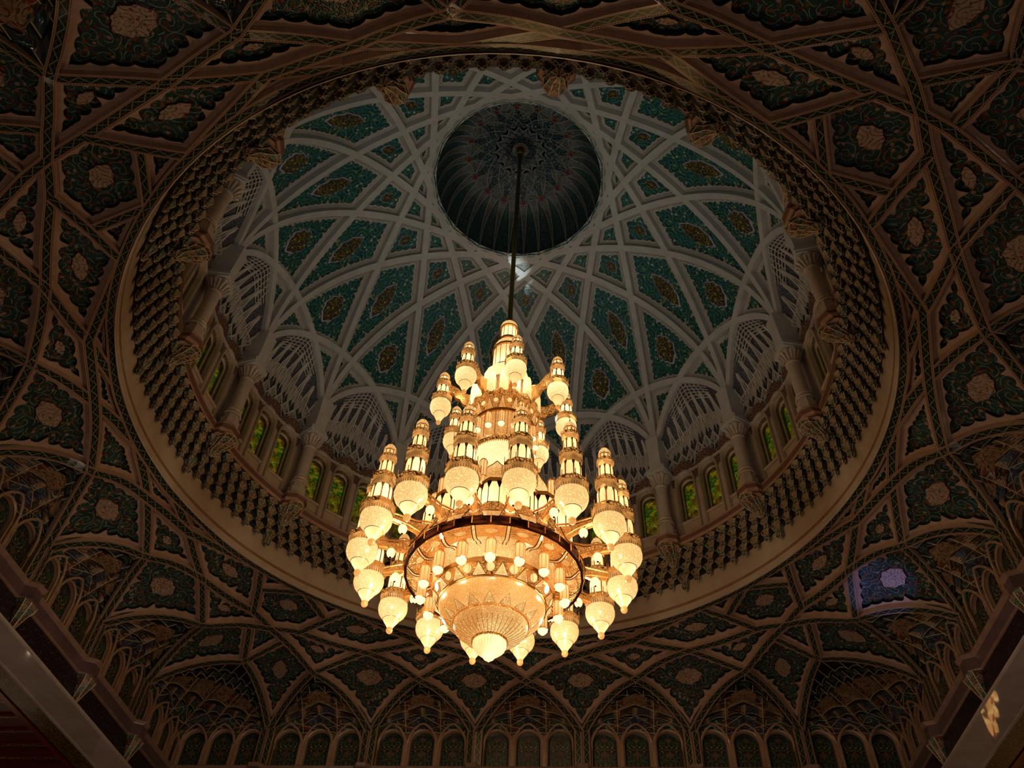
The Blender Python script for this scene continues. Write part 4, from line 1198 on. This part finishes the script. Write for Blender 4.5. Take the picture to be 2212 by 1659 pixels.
# ================================================================== CHANDELIER
A0D = 14.6     # azimuth of the first lamp
ch = empty('chandelier', (0, 0, Z0 + 16.6), 'huge glowing gold and crystal chandelier hanging on a long rod below the dome', 'chandelier')
CZ = -16.6
def cbuild(b, name, mats, parent=ch, smooth=False): return b.build(name, mats, parent, smooth, zoff=CZ)
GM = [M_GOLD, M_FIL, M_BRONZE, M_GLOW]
def balcony(b, r, zt, zb, rg, n=8):
    """octagonal gallery: pierced rail, gold band, corbelled soffit down to the glass of radius rg"""
    h = zt - zb; ph = PI / n
    b.lathe([(r * .80, zt - h * .10), (r * .97, zt - h * .10), (r * .97, zt)], n, 0, ph=ph)
    b.lathe([(r * .97, zt), (r * .985, zt), (r * .985, zt - h * .38)], n, 1, ph=ph)
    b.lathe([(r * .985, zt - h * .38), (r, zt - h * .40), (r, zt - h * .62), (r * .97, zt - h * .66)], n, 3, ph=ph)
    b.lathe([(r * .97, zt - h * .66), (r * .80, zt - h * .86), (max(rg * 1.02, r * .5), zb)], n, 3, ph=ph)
    for k in range(n):
        a = 2 * PI * k / n + ph
        b.tube([(r * math.cos(a), r * math.sin(a), zt - h * .3), (r * math.cos(a), r * math.sin(a), zt + h * .35)], r * .022, 4, 0)
        for j in range(5):      # lace drops under the band
            t = (j + .5) / 5; a2 = a + 2 * PI / n; x = r * .99 * (math.cos(a) * (1 - t) + math.cos(a2) * t); y = r * .99 * (math.sin(a) * (1 - t) + math.sin(a2) * t)
            b.tube([(x, y, zt - h * .62), (x, y, zt - h * .86)], r * .016, 3, 2)
def posts(b, r, zt, zb, n=8, th=.0009):
    for k in range(n):
        a = 2 * PI * k / n + PI / n
        for d in (-.035, .035):
            x, y = r * 1.03 * math.cos(a + d), r * 1.03 * math.sin(a + d); b.tube([(x, y, zb), (x, y, zt)], th, 4, 0)
        # dark arch spandrels
        for sg in (-1, 1):
            a1 = a + sg * 2 * PI / n * .22; c = r * 1.035 * math.cos(PI / n) / math.cos(PI / n - 2 * PI / n * .22)
            h = (zt - zb) * .34
            b.add([(r * 1.035 * math.cos(a), r * 1.035 * math.sin(a), zt), (r * 1.035 * math.cos(a), r * 1.035 * math.sin(a), zt - h), (c * math.cos(a1), c * math.sin(a1), zt)], [(0, 1, 2)], 2)
def finial(b, z, k):
    b.lathe([(0, z + .0), (.0010 * k, z), (.0022 * k, z + .003 * k), (.0008 * k, z + .005 * k), (.0016 * k, z + .007 * k), (.0006 * k, z + .009 * k), (.0004 * k, z + .016 * k)], 8, 0)
    b.tube([(.0030 * k * math.cos(t), 0, z + .0175 * k + .0030 * k * math.sin(t)) for t in np.linspace(-3.9, .75, 9)], .0006 * k, 4, 0)
def lamp(name, r0, tiers, cap, bowl):
    """tiers: list of (glass radius, z top, z bottom); galleries lie under every tier"""
    b = MB()
    for (rg, zt, zb, rb, zg, rnext) in tiers:
        posts(b, rg, zt, zb); balcony(b, rb, zb + (zb - zg) * .35, zg, rnext)
    zc0, zc1, rc = cap
    b.lathe([(rc * 1.12, zc0 - .002), (rc * 1.15, zc0), (rc * 1.08, zc0 + .002)], 8, 0, ph=PI / 8)
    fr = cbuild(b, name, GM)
    b = MB()
    for (rg, zt, zb, rb, zg, rnext) in tiers: b.lathe([(rg, zt), (rg, zb)], 8, 0, ph=PI / 8)
    g = cbuild(b, 'glass_tier', [M_GLASS], fr)
    b = MB(); h = zc1 - zc0
    b.lathe([(rc * 1.05, zc0), (rc * 1.10, zc0 + h * .18), (rc * .98, zc0 + h * .45), (rc * .66, zc0 + h * .75), (rc * .2, zc0 + h * .97), (0, zc1)], 16, 0)
    c = cbuild(b, 'dome_cap', [M_SOFT], fr, True)
    b = MB(); finial(b, zc1, rc / .0145); cbuild(b, 'finial', [M_GOLD], fr)
    zt, R, zr, rr, zball, rball = bowl
    b = MB(); H = zt - zr
    b.lathe([(R * .96, zt), (R, zt - H * .22), (R * .985, zt - H * .42), (R * .88, zt - H * .66), (R * .70, zt - H * .86), (rr, zr)], 32, 0)
    cbuild(b, 'crystal_bowl', [M_CRYS], fr, True)
    b = MB(); b.lathe([(rr * 1.04, zr + .0006), (rr * 1.07, zr), (rr * 1.02, zr - .001)], 32, 1)
    zz_ = zball + rball
    b.lathe([(rr, zr), (rr * .86, zr - (zr - zz_) * .30), (rr * .62, zr - (zr - zz_) * .62), (rball * .95, zz_ - (zr - zz_) * .0), (rball * .8, zz_ - rball * .3)], 32, 0)
    cbuild(b, 'fluted_cup', [M_CUPG, M_GOLD], fr, True)
    b = MB(); b.lathe([(rball * math.cos(t), zball + rball * 1.15 * math.sin(t)) for t in np.linspace(1.1, -PI / 2, 8)], 16, 0); cbuild(b, 'crystal_ball', [M_AMB], fr, True)
    return fr
big = lamp('minaret_lamp', .333, [(.0128, -.488, -.511, .0225, -.529, .018), (.0178, -.530, -.582, .0295, -.611, .025), (.0250, -.611, -.676, .0415, -.704, .038)],
           (-.487, -.459, .0150), (-.698, .0392, -.7445, .0215, -.7755, .0090))
def place(o, r, az, parent):
    o.location = (S * r * math.cos(rad(az)), S * r * math.sin(rad(az)), 0); o.rotation_euler = (0, 0, rad(az)); o.parent = parent; return o
place(big, .333, A0D, ch)
for k in range(1, 16): place(dup(big, ch), .333, A0D + 22.5 * k, ch)
small = lamp('crown_lamp', .1935, [(.0132, -.024, -.050, .0230, -.070, .019), (.0188, -.070, -.122, .0330, -.148, .031)],
             (-.024, .003, .0150), (-.143, .0318, -.186, .0170, -.2205, .0072))
place(small, .1935, A0D, ch)
for k in range(1, 8): place(dup(small, ch), .1935, A0D + 45 * k, ch)
# rod and rosette
b = MB(); b.tube([(0, 0, .325), (0, 0, 1.655)], .0088, 12, 0)
for z in (.33, .80, 1.24): b.lathe([(.0088, z - .006), (.0105, z - .004), (.0105, z + .004), (.0088, z + .006)], 12, 0)
b.lathe([(.0088, 1.60), (.014, 1.615), (.018, 1.635), (.021, 1.655), (.016, 1.664)], 16, 0)
for k in range(4): b.lathe([(.010, 1.612 + .012 * k), (.016 + .001 * k, 1.614 + .012 * k), (.010, 1.617 + .012 * k)], 16, 0)
cbuild(b, 'rod', [M_ROD])
# crown: lantern, shouldered drum, glass drums
b = MB()
b.lathe([(0, .327), (.006, .322), (.018, .312), (.028, .298), (.031, .284), (.030, .276)], 16, 1)
b.lathe([(.033, .276), (.033, .271), (.027, .270)], 16, 0); b.lathe([(.027, .271), (.027, .214)], 16, 2)
for k in range(12):
    a = 2 * PI * k / 12; b.tube([(.028 * math.cos(a), .028 * math.sin(a), .214), (.028 * math.cos(a), .028 * math.sin(a), .271)], .0012, 4, 0)
b.lathe([(.028, .214), (.034, .212), (.034, .203), (.029, .200)], 16, 0)
cbuild(b, 'crown_lantern', [M_GOLD, M_SOFT, M_GLASS])
b = MB()
b.lathe([(.029, .201), (.040, .188), (.048, .170), (.049, .158)], 16, 1); b.lathe([(.049, .158), (.052, .156), (.052, .148), (.047, .146)], 16, 0)
b.lathe([(.047, .147), (.047, .052)], 16, 2)
for k in range(16):
    a = 2 * PI * k / 16; b.tube([(.048 * math.cos(a), .048 * math.sin(a), .05), (.048 * math.cos(a), .048 * math.sin(a), .147)], .0012, 4, 0)
b.lathe([(.047, .052), (.053, .050), (.055, .038), (.050, .034)], 16, 0)
b.lathe([(.052, .036), (.066, .030), (.072, .020)], 16, 1)
b.lathe([(.072, .021), (.072, -.044)], 16, 3)
cbuild(b, 'glass_drum', [M_GOLD, M_SOFT, M_GLASS, lit('lit_plain_glass', EW, EW, 1.3, 2.0, .6)])
def rim(b, r, zt, zb, m=1, n=32, wav=0.0, out=1.04):
    b.lathe([(r * .94, zt), (r, zt), (r * out, (zt + zb) / 2), (r, zb), (r * .94, zb)], n * (3 if wav else 1), m, lobes=n // 2 if wav else 0, amp=wav)
b = MB(); rim(b, .077, -.040, -.060, 1, 32, .02)
b.lathe([(.079, -.055), (.079, -.150)], 32, 2)
for k in range(32):
    a = 2 * PI * k / 32; x, y = .081 * math.cos(a), .081 * math.sin(a); b.tube([(x, y, -.15), (x, y, -.06)], .0010, 4, 0)
for k in range(16):      # outer ring of tall glass flutes
    a = rad(3.35 + 22.5 * k); cx, cy = .098 * math.cos(a), .098 * math.sin(a)
    b.lathe([(.0, -.055), (.011, -.058), (.013, -.075), (.013, -.150)], 10, 3, cx=cx, cy=cy)
rim(b, .106, -.140, -.166, 1, 32, .035)
cbuild(b, 'pleated_gallery', [M_GOLD, M_FIL, M_SOFT, M_GLASS])
def tri_frieze(b, r0, z0, r1, z1, n, ph, mt=1, md=2, mo=3, ratio=.5):
    """band from (r0,z0) upper to (r1,z1) lower with upright triangles, discs between their points"""
    P = lambda a, t, e=0.0: ((r0 + (r1 - r0) * t + e) * math.cos(a), (r0 + (r1 - r0) * t + e) * math.sin(a), z0 + (z1 - z0) * t - e * .6)
    for k in range(n):
        a = ph + 2 * PI * k / n; h = PI / n
        V = [P(a, .06, .003), P(a - h * .62, .98, .003), P(a + h * .62, .98, .003), P(a, .66, .009)]
        b.add(V, [(0, 1, 3), (1, 2, 3), (2, 0, 3)], md); b.tube([V[0], V[1], V[2], V[0]], .0009, 4, mo)
        c = a + h; L = math.hypot(r1 - r0, z1 - z0); rr = min(L * .34, h * r0 * .42)
        D = []
        for q in np.linspace(0, 2 * PI, 17)[:-1]:
            da_ = rr * math.cos(q) / r0; dt = .45 + rr * math.sin(q) / L; D.append(P(c + da_, dt, .004))
        b.add(D, [tuple(range(16))], 4); b.tube(D + D[:1], .0007, 4, 0)
    b.lathe([(r0, z0), (r1, z1)], n * 2, mt, ph=ph)
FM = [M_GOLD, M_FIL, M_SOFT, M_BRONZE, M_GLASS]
b = MB(); tri_frieze(b, .103, -.160, .092, -.212, 16, rad(3.35)); rim(b, .094, -.208, -.220, 0, 32)
cbuild(b, 'upper_frieze', FM)
b = MB(); b.lathe([(.086, -.218), (.088, -.300), (.088, -.322)], 16, 2)
for k in range(16):
    a = rad(A0D + 22.5 * k); x, y = .0895 * math.cos(a), .0895 * math.sin(a); b.tube([(x, y, -.322), (x, y, -.218)], .0011, 4, 0)
rim(b, .092, -.316, -.338, 1, 32); 
for k in range(96):
    a = 2 * PI * k / 96; b.tube([(.0925 * math.cos(a), .0925 * math.sin(a), -.334), (.0925 * math.cos(a), .0925 * math.sin(a), -.347)], .0007, 3, 3)
cbuild(b, 'niche_gallery', FM)
b = MB(); b.lathe([(.088, -.336), (.089, -.352), (.082, -.375), (.066, -.398), (.050, -.412), (.050, -.47)], 48, 0)
cbuild(b, 'crown_bowl', [M_CRYS], smooth=True)
def lantern(name, r, zt, zb, parent=None, foot=True):
    b = MB(); n = 8
    b.lathe([(r * .3, zt + r * 1.0), (r * .8, zt + r * .7), (r * 1.12, zt), (r, zt)], n, 0, ph=PI / 8)
    for k in range(n):
        a = 2 * PI * k / n + PI / 8; b.tube([(r * 1.02 * math.cos(a), r * 1.02 * math.sin(a), zb), (r * 1.02 * math.cos(a), r * 1.02 * math.sin(a), zt)], r * .07, 4, 0)
    b.lathe([(r, zb + r * .1), (r * 1.12, zb), (r * 1.05, zb - r * .2)], n, 0, ph=PI / 8)
    o = cbuild(b, name, [M_GOLD])
    b = MB(); b.lathe([(r * .93, zt), (r * .93, zb)], n, 0, ph=PI / 8); cbuild(b, 'lantern_glass', [M_LGL], o)
    if foot:
        b = MB(); b.lathe([(r * 1.02, zb - r * .15), (r * .95, zb - r * .6), (r * .5, zb - r * 1.1), (r * .3, zb - r * 1.25), (0, zb - r * 1.3)], 12, 0); cbuild(b, 'lantern_cup', [M_HOT], o, True)
    return o
l1 = lantern('niche_lantern', .0095, -.236, -.278, foot=True); place(l1, .097, 3.35, ch)
for k in range(1, 16): place(dup(l1, ch), .097, 3.35 + 22.5 * k, ch)
# ogee gallery
b = MB()
b.lathe([(.060, -.44), (.130, -.500), (.150, -.590)], 32, 2)
for k in range(16):
    c = rad(3.35 + 22.5 * k); hw = .0275; r0, r1 = .150, .172
    def Q(x, t, e=0): rr = r0 + (r1 - r0) * t + e; z = -.478 + (-.582 + .478) * t; return (rr * math.cos(c) - x * math.sin(c), rr * math.sin(c) + x * math.cos(c), z)
    og = [(0, 0), (.004, .05), (.010, .14), (.019, .22), (.026, .32), (hw, .45), (hw, .80)]
    V = [Q(x, t) for x, t in og] + [Q(-x, t) for x, t in og[::-1][:-1]]
    b.add(V, [tuple(range(len(V)))], 2); b.tube(V[:7], .0016, 4, 0); b.tube(V[7:] + V[:1], .0016, 4, 0)
    for x0, x1 in ((-hw, hw),):
        V = [Q(x0, .78, .001), Q(x1, .78, .001), Q(x1 * 1.1, 1.0, .005), Q(x0 * 1.1, 1.0, .005)]; b.add(V, [(0, 1, 2, 3)], 1)
    for sg in (-1, 1):
        V = [Q(sg * hw, .45), Q(sg * hw * 1.35, .5, -.02), Q(sg * hw * 1.35, 1.0, -.012), Q(sg * hw, .8)]; b.add(V, [(0, 1, 2, 3)], 2)
cbuild(b, 'ogee_gallery', FM)
l2 = lantern('waist_lantern', .0105, -.500, -.552, foot=False); place(l2, .172, A0D, ch)
for k in range(1, 16): place(dup(l2, ch), .172, A0D + 22.5 * k, ch)
# projecting bays
b = MB(); b.lathe([(.150, -.580), (.160, -.70)], 32, 4)
bay = cbuild(b, 'inner_drum', FM)
b = MB(); pl = [(-.034, -.030), (-.030, -.004), (-.013, .012), (.013, .012), (.030, -.004), (.034, -.030)]
def L_(x, y, z, k=1.0): return (.186 + y * k, x * k, z)
def wallb(z0, z1, m, k0=1.0, k1=1.0):
    V = [L_(x, y, z0, k0) for x, y in pl] + [L_(x, y, z1, k1) for x, y in pl]; b.add(V, [(i, i + 1, 7 + i, 6 + i) for i in range(5)], m, [(i % 6 * .2, 0 if i < 6 else .1) for i in range(12)])
wallb(-.588, -.658, 4); wallb(-.578, -.592, 0, 1.06, 1.06); wallb(-.655, -.682, 1, 1.02, 1.06); wallb(-.682, -.688, 0, 1.06, 1.10)
b.add([L_(x, y, -.688, 1.10) for x, y in pl], [tuple(range(6))], 1)
for i in (1, 2, 3, 4):
    x, y = pl[i]; b.tube([L_(x * 1.03, y + .0012, -.66), L_(x * 1.03, y + .0012, -.59)], .0013, 4, 3)
    for sg in (-1, 1):
        j = i + sg; t = .30; x2, y2 = x + (pl[j][0] - x) * t, y + (pl[j][1] - y) * t
        b.add([L_(x * 1.02, y + .0015, -.590), L_(x * 1.02, y + .0015, -.616), L_(x2 * 1.02, y2 + .0015, -.590)], [(0, 1, 2)], 3)
bw_ = cbuild(b, 'bay_window', FM); bw_.rotation_euler = (0, 0, rad(3.35))
for k in range(1, 16): dup(bw_, ch, rad(3.35 + 22.5 * k))
b = MB()
b.lathe([(.160, -.664), (.205, -.690), (.2235, -.722)], 32, 2)
for k in range(16):
    a = rad(A0D + 22.5 * k); P = lambda x, t, e=.003: ((.197 + .028 * t + e) * math.cos(a) - x * math.sin(a), (.197 + .028 * t + e) * math.sin(a) + x * math.cos(a), -.664 - .060 * t)
    V = [P(-.006, 0), P(-.026, 1), P(.026, 1), P(.006, 0)]; b.add(V, [(0, 1, 2, 3)], 1); b.tube(V + V[:1], .0013, 4, 3)
    D = [P(.0125 * math.cos(q), .58 + .22 * math.sin(q), .005) for q in np.linspace(0, 2 * PI, 21)[:-1]]; b.add(D, [tuple(range(20))], 4); b.tube(D + D[:1], .0009, 4, 0)
cbuild(b, 'disc_frieze', FM)
b = MB(); b.lathe([(.2185, -.718), (.224, -.720), (.2262, -.726), (.2235, -.731), (.2262, -.736), (.224, -.742), (.218, -.743), (.2165, -.732), (.2185, -.718)], 32, 0, ph=rad(3.35))
for k in range(32):
    a = rad(3.35 + 11.25 * k); b.tube([(.2268 * math.cos(a), .2268 * math.sin(a), -.719), (.2268 * math.cos(a), .2268 * math.sin(a), -.742)], .0016, 4, 1)
cbuild(b, 'bronze_ring', [M_BRONZE, M_GOLD])
# underside: fan shells, scroll brackets, hanging lanterns
b = MB(); b.lathe([(.218, -.740), (.156, -.728)], 64, 1); b.lathe([(.156, -.728), (.150, -.735), (.150, -.782)], 32, 2); b.lathe([(.150, -.780), (.153, -.783), (.1465, -.789)], 32, 0)
for k in range(16):
    c = rad(3.35 + 22.5 * k); F_ = lambda x, y, z: ((.192 + y) * math.cos(c) - x * math.sin(c), (.192 + y) * math.sin(c) + x * math.cos(c), z)
    D = [F_(.0155 * math.cos(q), .009 * math.sin(q), -.7395) for q in np.linspace(0, 2 * PI, 21)[:-1]]; b.add(D, [tuple(range(20))], 2); b.tube(D + D[:1], .0010, 4, 0)
    for j in range(17):
        q = PI * 2 * j / 17; b.tube([F_(.018 * math.cos(q), .011 * math.sin(q), -.7385), F_(.034 * math.cos(q), .024 * math.sin(q), -.7375)], .0007, 3, 0)
    a = rad(A0D + 22.5 * k)
    for sg in (-1, 1):
        pts_ = []
        for t in np.linspace(0, 1, 9):
            r = .215 - .062 * t; x = sg * .0045; z = -.741 - .012 * math.sin(t * PI * 1.5) - .018 * t
            pts_.append((r * math.cos(a) - x * math.sin(a), r * math.sin(a) + x * math.cos(a), z))
        b.tube(pts_, .0013, 4, 3)
        if sg == -1: pa = pts_
        else:
            V = pa + pts_; b.add(V, [(i, i + 1, 10 + i, 9 + i) for i in range(8)], 2)
cbuild(b, 'fan_shell_soffit', FM)
l3 = lantern('hanging_lantern', .0125, -.758, -.800, foot=True); place(l3, .1753, 3.35, ch)
for k in range(1, 16): place(dup(l3, ch), .1753, 3.35 + 22.5 * k, ch)
b = MB(); tri_frieze(b, .1455, -.789, .1305, -.8185, 16, rad(A0D))
b.lathe([(.1475, -.786), (.1475, -.790), (.1445, -.791)], 16, 0, ph=rad(A0D)); rim(b, .1310, -.816, -.823, 0, 32, out=1.01)
cbuild(b, 'rim_frieze', FM)
b = MB()
pr_ = [(.1295, -.822), (.1290, -.830), (.1220, -.846), (.1080, -.860), (.0920, -.869)]
b.lathe(pr_, 64, 0)
for k in range(16):
    c = rad(3.35 + 22.5 * k); P = lambda x, t: ((.093 + .024 * t + .0015) * math.cos(c) - x * math.sin(c), (.093 + .024 * t + .0015) * math.sin(c) + x * math.cos(c), -.8695 + .0165 * t ** 1.3)
    V = [P(-.014, 0), P(.014, 0), P(0, 1)]; b.add(V, [(0, 1, 2)], 1); b.tube(V + V[:1], .0007, 4, 2)
cbuild(b, 'beaded_bowl', [M_AMB, M_SOFT, M_GOLD], smooth=True)
b = MB(); rim(b, .0900, -.866, -.872, 1, 64, out=1.0); b.lathe([(.088, -.870), (.0885, -.876), (.086, -.882)], 64, 2)
for k in range(96):
    a = 2 * PI * k / 96; b.tube([(.0905 * math.cos(a), .0905 * math.sin(a), -.865), (.0905 * math.cos(a), .0905 * math.sin(a), -.874)], .0006, 3, 0)
b.lathe([(.086, -.882), (.082, -.888), (.070, -.899), (.056, -.907), (.042, -.912)], 64, 2)
for k in range(40):
    a = 2 * PI * k / 40; b.tube([((r + .0004) * math.cos(a), (r + .0004) * math.sin(a), z - .0004) for r, z in ((.082, -.888), (.070, -.899), (.056, -.907), (.042, -.912))], .0006, 3, 0)
cbuild(b, 'ribbed_bowl', [M_GOLD, M_FIL, M_SOFT])
b = MB(); rim(b, .0415, -.908, -.917, 1, 48, out=1.02)
for k in range(60):
    a = 2 * PI * k / 60; b.tube([(.0422 * math.cos(a), .0422 * math.sin(a), -.907), (.0422 * math.cos(a), .0422 * math.sin(a), -.919)], .0006, 3, 0)
b.lathe([(.0395, -.916), (.0400, -.924), (.0360, -.934), (.0260, -.943), (.0170, -.948)], 32, 2)
cbuild(b, 'lower_bowl', [M_GOLD, M_FIL, M_CUPG])
b = MB(); b.lathe([(.0170, -.946), (.0165, -.950), (.0120, -.957), (.0060, -.961), (0, -.966)], 16, 0); cbuild(b, 'tip_bowl', [M_HOT], smooth=True)
# arms to the lamps
def plate(b, pts2, th, m):
    """plate in the local x-z plane (radial, height), thickness along y"""
    n = len(pts2); V = [(x, -th, z) for x, z in pts2] + [(x, th, z) for x, z in pts2]
    b.add(V, [tuple(range(n))[::-1], tuple(range(n, 2 * n))], m); b.add(V, [(i, (i + 1) % n, n + (i + 1) % n, n + i) for i in range(n)], 0)
b = MB()
plate(b, [(.088, -.070), (.110, -.088), (.130, -.086), (.150, -.066), (.165, -.060), (.180, -.050), (.180, -.072), (.170, -.084), (.160, -.088), (.152, -.108), (.138, -.112), (.128, -.132), (.112, -.136), (.095, -.165), (.085, -.165)], .0055, 1)
b.tube([(.088, 0, -.068), (.110, 0, -.084), (.130, 0, -.082), (.150, 0, -.062), (.180, 0, -.046)], .0035, 6, 0)
ar = cbuild(b, 'crown_bracket', GM); ar.rotation_euler = (0, 0, rad(A0D))
for k in range(1, 8): dup(ar, ch, rad(A0D + 45 * k))
b = MB()
for y in (-.007, .007):
    b.tube([(.180, y, -.650), (.230, y, -.668), (.305, y, -.676)], .0028, 6, 0); b.tube([(.200, y, -.700), (.250, y, -.690), (.305, y, -.690)], .0024, 6, 0)
    for x in np.linspace(.21, .29, 5): b.tube([(x, y, -.693), (x + .010, y, -.672)], .0012, 4, 0)
plate(b, [(.185, -.655), (.230, -.672), (.305, -.680), (.305, -.690), (.262, -.690), (.250, -.700), (.232, -.694), (.215, -.712), (.195, -.705)], .004, 1)
b.tube([(.262, 0, -.688), (.262, 0, -.700)], .0014, 4, 0)
ar = cbuild(b, 'lamp_bracket', GM); ar.rotation_euler = (0, 0, rad(A0D))
for k in range(1, 16): dup(ar, ch, rad(A0D + 22.5 * k))
b = MB(); b.lathe([(.002, -.692), (.007, -.694), (.0105, -.700), (.0108, -.707), (.0085, -.713), (.004, -.7165), (.0, -.7185)], 16, 0)
ba = cbuild(b, 'globe_lamp', [M_HOT], smooth=True); place(ba, .262, A0D, ch)
b = MB(); b.lathe([(.003, -.690), (.005, -.692), (.004, -.696)], 8, 0); b.lathe([(.003, -.716), (.0028, -.7185), (0, -.7205)], 8, 0); cbuild(b, 'globe_cap', [M_BRONZE], ba)
for k in range(1, 16): place(dup(ba, ch), .262, A0D + 22.5 * k, ch)

# the small companion chandelier hanging in the right-hand aisle, seen mirrored in the polished soffit
ac = empty('aisle_chandelier', (19.0, 17.8, 6.0), 'small gold chandelier in the right aisle, seen mirrored in the polished marble soffit', 'chandelier')
b = MB()
for t_, (r, z) in enumerate(((.62, .2), (.48, .85), (.34, 1.4), (.2, 1.9))):
    b.lathe([(r * .9, z), (r, z + .02), (r, z + .10), (r * .9, z + .12)], 16, 0)
    for k in range(12 - 2 * t_):
        a = 2 * PI * k / (12 - 2 * t_); b.tube([(r * math.cos(a), r * math.sin(a), z + .1), (r * .6 * math.cos(a), r * .6 * math.sin(a), z + .5)], .02, 4, 0)
b.tube([(0, 0, .0), (0, 0, 6.5)], .03, 6, 0)
b.build('gold_frame', [M_GOLD], ac, scale=1)
b = MB()
for t_, (r, z) in enumerate(((.62, .2), (.48, .85), (.34, 1.4), (.2, 1.9))):
    n_ = 12 - 2 * t_
    for k in range(n_):
        a = 2 * PI * (k + .5) / n_; b.lathe([(.01, z - .12), (.07, z - .04), (.08, z + .08), (.05, z + .26), (.0, z + .30)], 8, 0, cx=r * math.cos(a), cy=r * math.sin(a))
b.lathe([(.0, -.35), (.12, -.25), (.34, -.02), (.40, .18)], 24, 0)
b.build('lit_glass_cups', [lit('lit_aisle_glass', E2, E1, 1.6, 3.0, 2.0)], ac, scale=1)
ac.scale = (1.7, 1.7, 1.25)
#==END==
